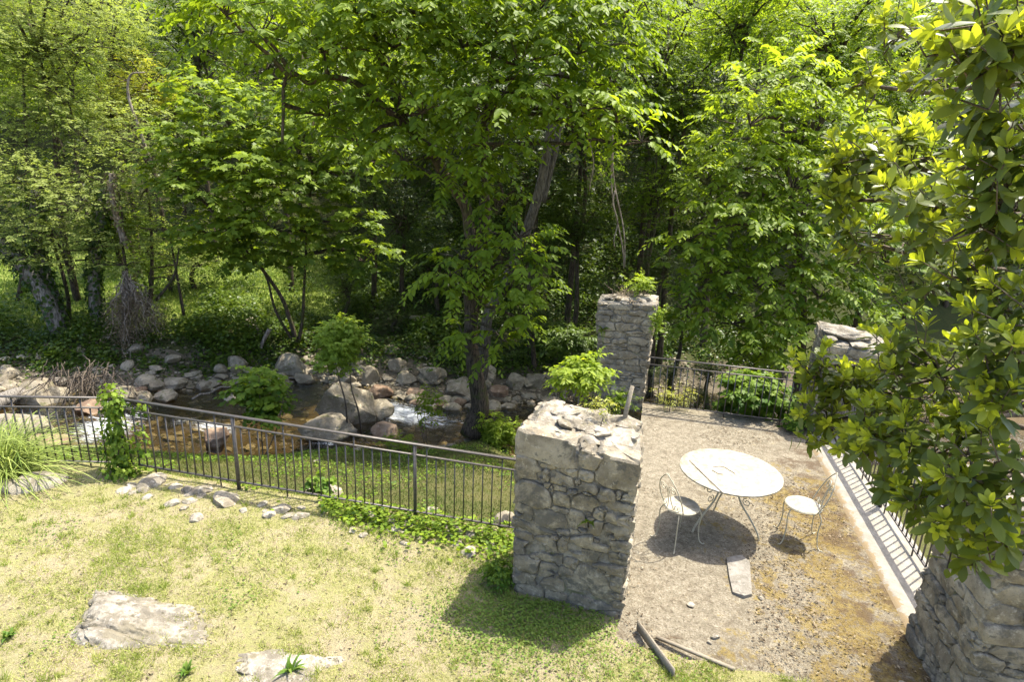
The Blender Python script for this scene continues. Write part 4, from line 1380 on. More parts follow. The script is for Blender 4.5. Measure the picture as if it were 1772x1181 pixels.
for (x, y, h_, k_, lb) in [(1.8, 19.6, 6.2, 1.25, 'tall dark tree added for shade, hidden behind the big tree crown'), (4.6, 20.4, 6.0, 1.3, 'tall dark tree added for shade behind the far pillar and the vines'), (-1.2, 21.0, 6.5, 1.3, 'tall dark tree added for shade behind the left half of the big crown'), (0.6, 18.2, 3.6, 0.9, 'mid-height dark tree right behind the big trunk')]:  # the tall ones are added to cast shade beside the big trunk
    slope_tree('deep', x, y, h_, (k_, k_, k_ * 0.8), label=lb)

# ---- leaning grey twin trunks behind the big tree
rng = np.random.default_rng(15)
gb = at(832, 610, 16.4); gb[2] = terr1(gb[0], gb[1]) - 0.15
B = []
for (x, y, dp, rx, ry, of) in [(1010, -40, 15.8, 120, 60, 0), (1090, 30, 15.6, 70, 50, .05), (900, 20, 16.2, 90, 50, -.1), (1030, 60, 16.4, 70, 40, -.1)]:
    c, r = px_blob(x, y, dp, rx, ry, 0.8); B.append((c, r, of))
make_tree('leaning_tree', 'pair of grey leaning trunks rising behind the big tree', [([gb, at(845, 550, 16.2), at(882, 470, 15.9), at(926, 350, 15.8), at(957, 210, 15.8), at(985, 90, 15.9), at(1002, 0, 16), at(1012, -70, 16)], 0.15, 0.11), ([at(938, 350, 16.0), at(958, 270, 16.0), at(970, 200, 16.1), at(985, 110, 16.2)], 0.10, 0.07)],
          B, rng, 'leaf_main', OV, 14, 12, 0.6, 0.13, 0.38, 'bark_mid')

# ---- hanging vines
rng = np.random.default_rng(16)
for k, (x0, y0, x1, y1, lb) in enumerate([(1046, 190, 1078, 465, 'longest bare vine hanging beside the far pillar'), (1052, 190, 1083, 462, 'bare vine hanging close right of the longest one'), (1022, 190, 1024, 330, 'short thin vine hanging left of the long vines'), (1064, 330, 1066, 430, 'thin short vine tail below the canopy')]):
    a, b = at(x0, y0, 13.2), at(x1, y1, 13.6)
    t = np.linspace(0, 1, 14)[:, None]
    p = (b - a) * t + np.sin(t * 9 + k) * np.array([0.05, 0.03, 0])
    o = obj('hanging_vine', MB().tube(p, np.linspace(0.02, 0.012, 14), 5), MAT['bark_dead'], None, True)
    o.location = Vector(a)
    tag(o, lb, 'vine', 'bare vines hanging from the canopy')


# ---- ivy helper: leaves on a surface of points
def ivy_on_path(mb, rng, path, rad, n, size, tint=0.4):
    k = rng.integers(0, len(path), n)
    e = nrm(rng.normal(size=(n, 3)) * np.array([1, 1, 0.3]))
    pos = path[k] + e * (rad * rng.uniform(0.7, 1.3, n))[:, None] + np.array([0, 0, 1]) * rng.uniform(-0.1, 0.1, n)[:, None]
    d = e * 0.5 + np.array([0, 0, -0.9]) + rng.normal(size=(n, 3)) * 0.4
    emit(mb, pos, d, e + np.array([0, 0, 0.4]) + rng.normal(size=(n, 3)) * 0.3, size * rng.uniform(0.6, 1.2, n), tint + rng.normal(size=n) * 0.15, WIDE)


rng = np.random.default_rng(17)
for (pts, r, lb) in [([(105, 575, 16.2), (80, 520, 16.2), (40, 460, 16.2), (5, 425, 16.2), (-40, 380, 16.2)], 0.20, 'thick leaning ivy-clad trunk at the left edge'),
                     ([(112, 560, 16.6), (90, 510, 16.6), (70, 450, 16.6), (60, 400, 16.7), (62, 330, 16.8)], 0.17, 'upright ivy-clad trunk just right of the leaning one'),
                     ([(168, 560, 16.9), (163, 500, 16.9), (165, 440, 17), (172, 390, 17), (178, 330, 17.1)], 0.15, 'slim ivy-clad trunk left of the dead hanging branch')]:
    P = np.array([at(*p) for p in pts]); P[0][2] = terr1(P[0][0], P[0][1]) - 0.15
    t = thing('ivy_clad_trunk', lb, 'tree trunk', P[0])
    path = smooth_path(P - P[0], 8)
    obj('trunk', MB().tube(path, np.linspace(r * 1.15, r * 0.7, len(path)), 9), MAT['bark_grey'], t, True)
    mb = MB(); ivy_on_path(mb, rng, path, r * 1.35, 900, 0.11, 0.15)
    obj('ivy', mb, MAT['leaf_under'], t, True)

# thin bare stems at left
for k, (pts, lb) in enumerate([([(318, 545, 17.2), (305, 470, 17.2), (292, 400, 17.1)], 'thin dark bare stem leaning over the meadow'), ([(230, 520, 16.8), (214, 440, 16.8), (212, 380, 16.8), (205, 330, 17)], 'thin bare stem above the dead hanging branch'),
                               ([(135, 520, 16.9), (105, 430, 16.9), (80, 390, 16.9)], 'very thin bare stem between the ivy-clad trunks'), ([(270, 520, 16.6), (300, 480, 16.6), (310, 430, 16.6)], 'curved bare branch right of the dead hanging branch')]):
    P = np.array([at(*p) for p in pts])
    o = obj('bare_stem', MB().tube(smooth_path(P - P[0], 6), np.linspace(0.045, 0.02, (len(P) - 1) * 6 + 1), 6), MAT['bark'], None, True)
    o.location = Vector(P[0]); tag(o, lb, 'stem')

# dead hanging branch and dead snag
rng = np.random.default_rng(18)
top = at(215, 470, 16.0)
t = thing('dead_branch', 'brown dead branch with withered twigs hanging over the stream bank', 'branch', top)
mb, lf = MB(), MB()
for k in range(46):
    e = at(rng.uniform(178, 285), rng.uniform(540, 622), 16.0 + rng.normal() * 0.35) - top
    s = e * rng.uniform(0.0, 0.25)
    p = s + (e - s) * np.linspace(0, 1, 9)[:, None] + rng.normal(size=(9, 3)) * 0.05
    mb.tube(p, np.linspace(0.018, 0.005, 9), 4, False)
    q = p[3:]
    n = 130
    pos = q[rng.integers(0, len(q), n)] + rng.normal(size=(n, 3)) * 0.13
    emit(lf, pos, rng.normal(size=(n, 3)) * 0.6 + np.array([0, 0, -1]), rng.normal(size=(n, 3)), 0.075 * rng.uniform(0.6, 1.2, n), 0.45 + rng.normal(size=n) * 0.2, NAR)
obj('twigs', mb, MAT['bark_dead'], t, True); obj('withered_leaves', lf, MAT['leaf_dead'], t, True)
P = np.array([at(215, 420, 16.6), at(195, 350, 16.6), at(192, 300, 16.6)])
t = thing('dead_snag', 'broken brown dead stem with peeling leaves above the hanging branch', 'snag', P[0])
obj('trunk', MB().tube(smooth_path(P - P[0], 6), np.linspace(0.09, 0.05, 13), 7), MAT['bark_dead'], t, True)
mb = MB(); ivy_on_path(mb, rng, smooth_path(P - P[0], 6), 0.12, 220, 0.09, 0.5)
obj('withered_leaves', mb, MAT['leaf_dead'], t, True)
P = np.array([at(268, 300, 18), at(240, 220, 18), at(222, 165, 18), at(226, 130, 18), at(250, 125, 18)])
o = obj('dead_sapling', MB().tube(smooth_path(P - P[0], 6), np.linspace(0.05, 0.02, 25), 6), MAT['bark_dead'], None, True)
o.location = Vector(P[0]); tag(o, 'grey dead sapling sticking up beside the golden tree', 'sapling')


# ================================================================ boulders and stones
def hit(px, py, lo=3.0, hi=60.0):
    """where the line of sight through (px, py) meets ground or water"""
    r = ray(px, py)
    yy = np.arange(lo, hi, 0.03)
    X, Zr = r[0] / r[1] * yy, CAMZ + r[2] / r[1] * yy
    g = np.maximum(terr(X, yy), np.where((yy > np.interp(X, *YN)) & (yy < np.interp(X, *YF)), water_z(X), -99))
    k = np.argmax(Zr < g)
    return np.array([X[k], yy[k], g[k]])


rng = np.random.default_rng(21)
BO = [(597, 694, 96, 82, 'g', 'largest pale grey boulder standing in the stream behind the bay sapling'),
      (655, 710, 56, 34, 'g', 'rounded grey boulder touching the largest boulder, at the rapids'),
      (563, 740, 88, 40, 'g', 'broad low boulder in front of the largest boulder'),
      (668, 748, 52, 32, 'r', 'smooth reddish boulder below the rapids left of the big tree'),
      (373, 756, 38, 36, 'r', 'small reddish boulder in the stream behind the railing'),
      (500, 632, 50, 40, 'g', 'angular pale boulder on the far shore left of the bay sapling'),
      (480, 655, 34, 22, 'g', 'low boulder at the far waterline below the angular one'),
      (525, 655, 32, 18, 'g', 'small boulder at the waterline right of the angular one'),
      (750, 648, 52, 34, 'g', 'wide grey boulder on the far shore left of the big trunk'),
      (792, 670, 44, 34, 'g', 'wedge-shaped boulder at the waterline beside the big trunk'),
      (684, 630, 34, 32, 'g', 'upright dark grey boulder higher on the far shore'),
      (700, 656, 42, 24, 'g', 'flat boulder left of the wide grey boulder'),
      (638, 650, 30, 40, 'g', 'tall boulder right of the bay sapling crown'),
      (716, 680, 34, 22, 'r', 'reddish wet boulder at the head of the rapids'),
      (655, 678, 46, 24, 'r', 'dark reddish rock behind the rapids'),
      (858, 678, 38, 20, 'r', 'flat pale boulder right of the big trunk'),
      (925, 658, 40, 30, 'g', 'lichened boulder left of the near pillar top'),
      (888, 660, 36, 32, 'g', 'lumpy grey boulder right of the big trunk'),
      (845, 640, 30, 34, 'g', 'grey boulder half behind the big trunk'),
      (285, 687, 34, 18, 'g', 'rounded boulder at the far waterline above the railing'),
      (245, 688, 34, 18, 'g', 'flat boulder beside the ivy at the far waterline'),
      (213, 684, 38, 24, 'g', 'grey boulder just above the ivy-wrapped railing corner'),
      (300, 664, 36, 20, 'g', 'wide stone on the far gravel shore'),
      (55, 684, 56, 34, 'g', 'large grey boulder above the tall grass clump'),
      (95, 684, 38, 26, 'g', 'grey boulder under the root tangle'),
      (35, 740, 60, 40, 'g', 'pale boulder behind the tall grass clump'),
      (80, 770, 56, 26, 'r', 'orange wet rock in the left rapids'),
      (150, 705, 36, 22, 'r', 'reddish rock at the top of the left rapids'),
      (408, 628, 32, 34, 'g', 'shaded boulder below the stump'),
      (395, 690, 24, 14, 'g', 'small dark rock at the far waterline'),
      (350, 668, 26, 14, 'g', 'small rock on the shore right of the wide stone'),
      (720, 552, 34, 16, 'g', 'mossy stone in the shaded undergrowth left of the big trunk'),
      (970, 650, 50, 40, 'g', 'shaded boulder right behind the near pillar top'),
      (545, 800, 10, 6, 'g', 'small stone at the foot of the near bank')]
for k, (px, py, w, h, mt, lb) in enumerate(BO):
    p = hit(px, py + h * 0.38)
    d = np.linalg.norm(p - np.array([0, 0, CAMZ])) / FPX
    sx, sz = w * d * 0.56, h * d * 0.62
    o = put_rock('boulder', (R_GREY if mt == 'g' else R_RED)[k % 9], p + np.array([0, sx * 0.35, sz * 0.25]), (sx, sx * rng.uniform(0.7, 0.95), sz), rng.uniform(-0.5, 0.5) + (3.1 if k % 2 else 0))
    tag(o, lb, 'boulder', 'boulders along the stream')
n_sh = 0
for k in range(900):
    x = rng.uniform(-13.5, 2.2)
    e = rng.exponential(0.75) - 0.25
    y = np.interp(x, *YF) + e
    s = rng.uniform(0.07, 0.24) * (1.25 if rng.random() < 0.15 else 1)
    if n_sh >= 150:
        break
    if e > 2.6 or n2(x, y, 0.5, 2, 40) < -0.28:
        continue
    z = max(terr1(x, y), float(water_z(x)) - 0.05)
    o = put_rock('shore_stone', (S_RED if (rng.random() < 0.12 and e < 0.2) else S_GREY)[k % 7], (x, y, z + s * 0.1), (s * rng.uniform(1, 1.4), s, s * rng.uniform(0.5, 0.85)), rng.uniform(0, 6), (rng.normal() * 0.2, rng.normal() * 0.2))
    tag(o, 'loose grey stone among many on the far stony shore', 'stone', 'loose stones of the far shore')
    n_sh += 1
# gravel of the shore, and stones on the bed: too many to count
gm = MB()
ico_v, ico_f = None, None
bm = bmesh.new(); bmesh.ops.create_icosphere(bm, subdivisions=1, radius=1.0)
ico_v = np.array([v.co[:] for v in bm.verts]); ico_f = np.array([[v.index for v in f.verts] for f in bm.faces]); bm.free()


def pebbles(mb, P, s, rng, flat=0.6):
    for p, q in zip(P, s):
        v = ico_v * (1 + 0.22 * rng.normal(size=(len(ico_v), 1))) * np.array([rng.uniform(0.8, 1.5), rng.uniform(0.7, 1.1), flat]) * q
        a = rng.uniform(0, 6.3); c_, s_ = math.cos(a), math.sin(a)
        mb.add(np.stack([v[:, 0] * c_ - v[:, 1] * s_, v[:, 0] * s_ + v[:, 1] * c_, v[:, 2]], -1) + p, ico_f)


x = rng.uniform(-13, 6, 2600); e = rng.exponential(0.9, 2600) - 0.4
y = np.interp(x, *YF) + e
pebbles(gm, np.stack([x, y, terr(x, y) + 0.01], -1), rng.uniform(0.02, 0.07, 2600), rng)
x = rng.uniform(-11, 3, 900); y = np.interp(x, *YN) + (np.interp(x, *YF) - np.interp(x, *YN)) * rng.random(900)
pebbles(gm, np.stack([x, y, terr(x, y) + 0.01], -1), rng.uniform(0.04, 0.13, 900), rng)
tag(obj('shore_gravel', gm, MAT['boulder'], None, True, 40), 'small gravel and cobbles of the stream shore', None, None, 'stuff')

# stones at the foot of the lawn railing
rng = np.random.default_rng(22)
ES = [(390, 860, 44, 22, 'dark grey rock beside the railing post'), (262, 832, 36, 20, 'pale stone near the ivy corner of the railing'), (62, 832, 60, 30, 'largest pale rock below the tall grass clump'), (20, 838, 40, 20, 'pale rock at the left edge below the grass clump'),
      (485, 880, 30, 20, 'grey stone below the second railing bay'), (705, 908, 22, 18, 'bright white stone in the ivy under the railing'), (640, 893, 26, 18, 'pale stone half covered by ivy'), (810, 955, 34, 22, 'pale stone low in the ivy patch'), (872, 895, 32, 34, 'round grey stone behind the railing by the near pillar'),
      (345, 850, 30, 14, 'small pale stone on the lawn edge'), (520, 892, 26, 14, 'flat pale stone at the lawn edge'), (780, 925, 22, 16, 'small pale stone in the ivy left of the near pillar'), (560, 850, 50, 14, 'long flat stone behind the railing'), (325, 846, 22, 14, 'little grey stone left of the dark rock')]
for k, (px, py, w, h, lb) in enumerate(ES):
    p = hit(px, py + h * 0.3)
    d = np.linalg.norm(p - np.array([0, 0, CAMZ])) / FPX
    sx = w * d * 0.55
    o = put_rock('edge_stone', (S_STONE if k in (0, 8) else S_PALE)[k % 7], p + np.array([0, 0.02, 0.0]), (sx * 1.1, sx * 0.8, max(h * d * 0.55, 0.035)), rng.uniform(0, 6))
    tag(o, lb, 'stone', 'stones along the lawn edge')
for k in range(44):
    t = rng.random()
    px = 200 + 690 * t
    py = 838 + 92 * t + rng.normal() * 13 + 8
    p = hit(px, py)
    s = rng.uniform(0.03, 0.085)
    o = put_rock('edge_stone', S_PALE[k % 7], p + np.array([0, 0, s * 0.02]), (s * 1.3, s, s * 0.65), rng.uniform(0, 6))
    tag(o, 'small pale rubble stone in the row under the lawn railing', 'stone', 'small rubble under the lawn railing')

# bedrock in the lawn
for (px, py, w, h, sd, lb) in [(238, 1082, 245, 78, 415, 'broad pale rock outcrop in the lawn at bottom left'), (465, 1152, 140, 44, 416, 'low pale rock outcrop at the bottom edge right of the larger one'), (560, 1190, 230, 24, 413, 'sliver of pale rock at the very bottom of the picture')]:
    p = hit(px, py + h * 0.25)
    d = np.linalg.norm(p - np.array([0, 0, CAMZ])) / FPX
    sx = w * d * 0.5
    me = rock_mesh(sd, 6, 16, 0.35, 1.0, 'rock_outcrop'); me.materials.append(MAT['lawn_rock'])
    P = np.zeros(len(me.vertices) * 3); me.vertices.foreach_get('co', P); P = P.reshape(-1, 3)
    Pw = P * np.array([1, 0.55, 0.3]) + sd
    P = P * (1 + 0.16 * fbm(Pw * 2.2, 5, sd)[:, None] + 0.05 * fbm(Pw * 9, 4, sd + 4)[:, None])
    crk = np.abs(fbm(np.stack([Pw[:, 0] * 1.2 + Pw[:, 1] * 1.5, Pw[:, 1] * 3.2 - Pw[:, 0], Pw[:, 2]], -1) * 1.6, 3, sd + 2))
    P[:, 2] -= 0.22 * np.maximum(0, 0.10 - crk) / 0.10
    P[:, 2] = np.where(P[:, 2] > 0.35, 0.35 + (P[:, 2] - 0.35) * 0.6, P[:, 2])
    me.vertices.foreach_set('co', P.ravel()); me.update()
    o = put_rock('rock_outcrop', me, p + np.array([0, 0.06, -0.045]), (sx * 1.1, sx * 0.52, 0.20 * h / 84), -0.12, (-0.05, 0.10))
    tag(o, lb, 'rock')


# ================================================================ small plants
def shrub(name, label, px, py, y, rx, ry, leaf, tmpl, rng, dens=40, leaves=8, L=0.25, size=0.08, tint=0.45, stems=None, bark='twig', group=None, cat='shrub', droop=0.3, nb=7, tiers=0, sr=0.012, hollow=0.2):
    c, r = px_blob(px, py, y, rx, ry)
    base = np.array([c[0], c[1], terr1(c[0], c[1])]) if stems is None else np.asarray(stems[0][0], float)
    t = thing(name, label, cat, base, group)
    bm_, cm = MB(), MB()
    if stems is None:
        for k in range(4):
            branch(bm_, (0, 0, -0.05), c - base + rng.normal(size=3) * r * 0.5, sr, 0.004, rng, 0.05)
    else:
        for st in stems:
            p = smooth_path(np.asarray(st, float) - base, 6)
            bm_.tube(p, np.linspace(sr * 1.3, sr * 0.6, len(p)), 6)
    obj('stems', bm_, MAT[bark], t, True)
    for k in range(nb):
        cc = c - base + nrm(rng.normal(size=3)) * r * rng.uniform(0.1, 0.6 + 0.02 * nb)
        rr = r * rng.uniform(0.4, 0.6) * (7 / max(nb, 7)) ** 0.5
        n = max(8, int(4 * np.pi * (rr[0] * rr[2]) * dens))
        O, D, u = blob_sprays(rng, cc, rr, n, hollow, 0.2, tiers)
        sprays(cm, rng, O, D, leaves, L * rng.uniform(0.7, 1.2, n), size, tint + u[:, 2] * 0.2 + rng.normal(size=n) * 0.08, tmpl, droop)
    obj('foliage', cm, MAT[leaf], t, True)
    return t


rng = np.random.default_rng(31)
s1 = [hit(626, 745) - up * 0.2, at(620, 712, 12.6), at(607, 665, 12.6), at(606, 600, 12.6)]
s2 = [hit(602, 745) - up * 0.2, at(598, 700, 12.6), at(588, 660, 12.6), at(575, 610, 12.6)]
shrub('bay_sapling', 'dense green two-stemmed bay sapling in front of the largest boulder', 584, 604, 12.6, 56, 52, 'leaf_bay', OVS, rng, 55, 9, 0.24, 0.10, 0.8, [s1, s2], sr=0.018, nb=16, cat='sapling')
h1 = hit(455, 790)
shrub('hazel_sapling', 'light green round-leaved sapling behind the left railing post', 450, 690, h1[1] + 0.1, 50, 62, 'leaf_ivy', WIDE, rng, 24, 6, 0.3, 0.105, 0.32, [[h1 - up * 0.1, at(452, 740, h1[1]), at(448, 650, h1[1])], [h1 - up * 0.1, at(480, 740, h1[1]), at(490, 690, h1[1])]], nb=9, cat='sapling')
h2 = hit(560, 862)
shrub('bush', 'small round-leaved bush behind the middle railing bay', 548, 840, h2[1], 32, 26, 'leaf_ivy', WIDE, rng, 50, 6, 0.15, 0.075, 0.2, nb=5)
shrub('tree_suckers', 'bright leafy suckers right of the big trunk foot', 858, 748, 12.9, 38, 38, 'leaf_lime', OVS, rng, 60, 8, 0.2, 0.09, 0.5, nb=8)
shrub('tree_suckers', 'small leafy suckers left of the big trunk foot', 690, 765, 12.3, 40, 12, 'leaf_main', OVS, rng, 20, 7, 0.22, 0.09, 0.45, nb=6)
shrub('young_sapling', 'thin young sapling before the rapids', 742, 690, 13.0, 24, 44, 'leaf_main', OVS, rng, 16, 7, 0.25, 0.10, 0.45, nb=6, cat='sapling')
shrub('bush', 'bright broad-leaved plants growing up behind the far terrace railing', 1310, 690, 10.1, 72, 46, 'leaf_ivy', LOB, rng, 36, 6, 0.22, 0.125, 0.25, nb=10)
shrub('bush', 'low leafy bush below the far railing beside the right pillar', 1385, 735, 9.2, 26, 22, 'leaf_ivy', WIDE, rng, 50, 6, 0.14, 0.07, 0.2, nb=5)
shrub('bush', 'dark leafy bush behind the far pillar left side', 990, 590, 14.8, 50, 40, 'leaf_under', OVS, rng, 30, 8, 0.3, 0.10, 0.4, nb=8)
shrub('bush', 'green weeds between the near pillar and the far pillar', 1070, 690, 9.6, 26, 22, 'leaf_main', OVS, rng, 60, 7, 0.18, 0.07, 0.5, nb=5)
b_ = W(-0.9, 1.05, 0.1)
shrub('elder_sapling', 'bright yellow-green sapling growing behind the near pillar', 1008, 650, 7.2, 62, 34, 'leaf_lime', OVS, rng, 60, 9, 0.22, 0.085, 0.55, [[W(-0.75, 1.1, -0.3), W(-0.7, 1.15, 0.8), at(1005, 665, 7.1)], [W(-0.75, 1.1, -0.3), W(-0.9, 1.15, 0.9), at(965, 680, 7.1)]], nb=10, cat='sapling')
shrub('dry_weeds', 'dry yellowish weeds at the foot of the far pillar by the railing', 1165, 690, 10.0, 42, 20, 'leaf_gold', NAR, rng, 60, 7, 0.14, 0.045, 0.6, nb=6, cat='weeds')
shrub('dry_weeds', 'dry brownish weeds covering the far pillar top', 1088, 512, 10.4, 42, 14, 'leaf_dead', NAR, rng, 150, 8, 0.13, 0.04, 0.7, nb=8, cat='weeds', stems=[[FT[0] + TV * 0.3 + TU * 0.2, at(1060, 505, 10.5), at(1045, 490, 10.5)], [FT[0] + TV * 0.3 + TU * 0.4, at(1080, 505, 10.5), at(1062, 492, 10.5)]], sr=0.006)
shrub('yellow_weeds', 'yellow-green leafy weeds on the far pillar top', 1105, 492, 10.4, 26, 13, 'leaf_lime', OVS, rng, 80, 9, 0.2, 0.06, 0.65, nb=6, cat='weeds', stems=[[FT[0] + TV * 0.4 + TU * 0.5, at(1100, 500, 10.5), at(1095, 485, 10.5)]], sr=0.006)
shrub('weeds', 'small dry weeds growing out of the near pillar top', 1040, 700, 5.4, 40, 18, 'leaf_gold', NAR, rng, 90, 6, 0.10, 0.035, 0.5, nb=5, cat='weeds', stems=[[NTp[0] + TU * 0.7 + TV * 0.4, NTp[0] + TU * 0.72 + TV * 0.4 + up * 0.12]], sr=0.004)
shrub('weeds', 'dry straw-coloured weeds on the back of the near pillar top', 960, 700, 5.7, 45, 10, 'leaf_dead', NAR, rng, 110, 6, 0.08, 0.03, 0.8, nb=6, cat='weeds', stems=[[NTp[0] + TU * 0.3 + TV * 0.6, NTp[0] + TU * 0.32 + TV * 0.6 + up * 0.1]], sr=0.004)
shrub('leafy_weeds', 'green leafy weeds at the lower left foot of the near pillar', 868, 985, 5.15, 42, 22, 'leaf_ivy', OVS, rng, 130, 6, 0.09, 0.05, 0.2, nb=9, cat='weeds', sr=0.003)
shrub('creeping_weeds', 'light green creeper hanging on the right edge of the far pillar', 1138, 560, 9.9, 12, 40, 'leaf_ivy', OVS, rng, 120, 5, 0.08, 0.045, 0.6, nb=7, cat='weeds', stems=[[at(1138, 530, 9.95), at(1136, 560, 9.9), at(1130, 600, 9.9)]], sr=0.005)


def fern(label, p, n, L, rng, leaf='leaf_lime', out=(0, -1, 0), tint=0.4, name='fern'):
    t = thing(name, label, 'fern', p)
    mb, st = MB(), MB()
    for k in range(n):
        d = nrm(np.asarray(out, float) * 0.7 + nrm(rng.normal(size=3)) * 0.75 + up * 0.45)
        l = L * rng.uniform(0.7, 1.1)
        tt = np.linspace(0, 1, 8)[:, None]
        path = d * l * tt - up * l * 0.55 * tt ** 2
        st.tube(path, 0.0025, 4, False)
        sd = nrm(np.cross(d, up))
        for j in range(2, 22):
            q = j / 22
            pos = d * l * q - up * l * 0.55 * q * q
            w = l * 0.28 * (1 - q) ** 0.7
            for s in (-1, 1):
                emit(mb, pos[None], (sd * s + d * 0.45)[None], (up + d * 0.2)[None], w, np.array([tint + rng.normal() * 0.1]), leaf_tmpl(0.17, True))
    obj('stalks', st, MAT['leaf_under'], t); obj('fronds', mb, MAT[leaf], t, True)
    return t


rng = np.random.default_rng(33)
Nf = -TV
fern('little green fern growing from the joints of the near pillar face', W(-0.35, 0.02, 0.98), 7, 0.11, rng, 'leaf_lime', Nf)
fern('small fern on the face of the far pillar', np.array(at(1043, 572, 10.1)), 8, 0.2, rng, 'leaf_lime', Nf)
fern('green fern on the corner pillar at the bottom right', np.array(at(1735, 1075, 4.05)), 9, 0.30, rng, 'leaf_main', Nf - TU * 0.3)


def tuft(label, p, n, L, w, leaf, rng, spread=0.6, tint=0.4, name='grass_tuft', cat='grass', bend=0.6, group=None, seg=5, lat=0.05):
    t = thing(name, label, cat, p, group)
    mb = MB()
    for k in range(n):
        a = rng.uniform(0, 6.283)
        e = np.array([math.cos(a), math.sin(a), 0])
        l = L * rng.uniform(0.6, 1.15); sp = spread * rng.uniform(0.3, 1.2)
        o0 = rng.normal(size=3) * np.array([lat, lat, 0])
        tt = np.linspace(0, 1, seg + 1)
        path = o0 + e * (sp * l * tt ** 1.3)[:, None] + up * (l * (tt * math.sqrt(max(0.05, 1 - min(sp, 0.95) ** 2)) - bend * tt ** 2.4))[:, None]
        sd = np.cross(e, up)
        ww = w * np.array([0.6, 1, 1, 0.85, 0.6, 0.05])[:seg + 1] if seg == 5 else w * (1 - tt * 0.95)
        V = np.concatenate([path - sd * ww[:, None], path + sd * ww[:, None]])
        Q = [(j, j + 1, seg + 1 + j + 1, seg + 1 + j) for j in range(seg)]
        mb.add(V, None, Q, np.clip(tint + rng.normal() * 0.18, 0, 1))
    obj('blades', mb, MAT[leaf], t, True)
    return t


rng = np.random.default_rng(34)
tuft('big arching clump of long green grass at the left edge before the railing', np.array([-5.95, 6.3, terr1(-5.95, 6.3)]), 800, 1.3, 0.006, 'reed', rng, 0.85, 0.55, 'tall_grass_clump', bend=0.5, lat=0.14)
for k, (px, py, s, lb) in enumerate([(325, 1168, 0.16, 'broad-leaved weed rosette at the bottom edge between the rock outcrops'), (505, 1168, 0.20, 'broad-leaved weed with upright leaves at the bottom edge right of the rosette'), (15, 1110, 0.12, 'dark weed tuft at the left edge of the lawn'), (1010, 1010, 0.1, 'weed tuft in the shadow at the near pillar foot')]):
    p = hit(px, py, 2.0)
    tuft(lb, p, 12, s, 0.012, 'blade_green', rng, 0.7, 0.15, 'weed', 'weed', 0.4, lat=0.015)

# ivy at the railing corner
rng = np.random.default_rng(35)
p0 = np.array([-4.72, 6.62, 0.28])
t = thing('ivy', 'bushy ivy wrapped round the railing corner post', 'ivy', p0)
mb, st = MB(), MB()
path = np.array([[0.02 * math.sin(k), -0.03, k / 24 * 1.08 - 0.1] for k in range(26)])
st.tube(path, 0.02, 6)
for (cc, rr, n) in [((0, -0.02, 0.9), (0.22, 0.16, 0.2), 330), ((-0.02, -0.02, 0.6), (0.18, 0.15, 0.3), 420), ((0, -0.02, 0.25), (0.2, 0.16, 0.3), 420), ((0.02, -0.1, 0.02), (0.32, 0.25, 0.14), 300), ((0.3, 0.02, 0.35), (0.2, 0.1, 0.3), 130), ((0.35, 0.03, 0.8), (0.22, 0.06, 0.12), 60), ((-0.25, 0, 0.3), (0.1, 0.08, 0.25), 70)]:
    u = nrm(rng.normal(size=(n, 3)))
    n = int(n * 0.62); u = u[:n]
    pos = np.array(cc) * np.array([0.75, 1, 1]) + u * np.array(rr) * np.array([0.62, 0.75, 0.95]) * rng.uniform(0.5, 1.15, n)[:, None]
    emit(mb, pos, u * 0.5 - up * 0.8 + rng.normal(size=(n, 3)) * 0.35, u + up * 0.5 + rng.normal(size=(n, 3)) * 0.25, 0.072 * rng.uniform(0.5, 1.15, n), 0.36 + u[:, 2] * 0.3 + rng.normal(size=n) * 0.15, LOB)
obj('stems', st, MAT['twig'], t, True); obj('leaves', mb, MAT['leaf_ivy'], t, True)
# ivy on the ground under the railing
mb = MB()
n = 3900
tt = rng.random(n) ** 0.9
x_ = FBk[0] + (FA[0] - FBk[0]) * tt
y_ = FBk[1] + (FA[1] - FBk[1]) * tt - 0.08 - rng.normal(size=n) * (0.05 + 0.16 * tt) - 0.10 * tt
keepm = (n2(x_, y_, 1.6, 3, 50) > 0.06 - 0.34 * sst(tt, 0.35, 0.8))
x_, y_ = x_[keepm], y_[keepm]
P = np.stack([x_, y_, terr(x_, y_)], -1)
n = len(P)
P[:, 2] += rng.uniform(0.02, 0.10, n)
emit(mb, P, rng.normal(size=(n, 3)) * np.array([1, 1, 0.2]) - up * 0.15, up + rng.normal(size=(n, 3)) * 0.4, 0.05 * rng.uniform(0.6, 1.2, n), 0.6 + rng.normal(size=n) * 0.22, WIDE)
tag(obj('ground_ivy', mb, MAT['leaf_ivy'], None, True), 'creeping ivy and low leaves under the lawn railing', None, None, 'stuff')

# ================================================================ grass, undergrowth, litter (nobody could count it)
TRI = (np.array([(0, 0.5, 0), (0, -0.5, 0), (1, 0, 0)]), np.array([(0, 1, 2)]), None)


def blades(mb, rng, P, h, w, tint, lean=0.7):
    n = len(P)
    d = up + rng.normal(size=(n, 3)) * np.array([lean, lean, 0.1])
    tmplV = np.array([(0, 0.5, 0), (0, -0.5, 0), (1, 0, 0)])
    d = nrm(d)
    s = nrm(np.cross(d, rng.normal(size=(n, 3))))
    V = np.stack([P + s * (w / 2), P - s * (w / 2), P + d * np.asarray(h)[:, None]], 1)
    mb.add(V.reshape(-1, 3), np.arange(3 * n).reshape(-1, 3), None, np.repeat(np.clip(tint, 0, 1), 3))


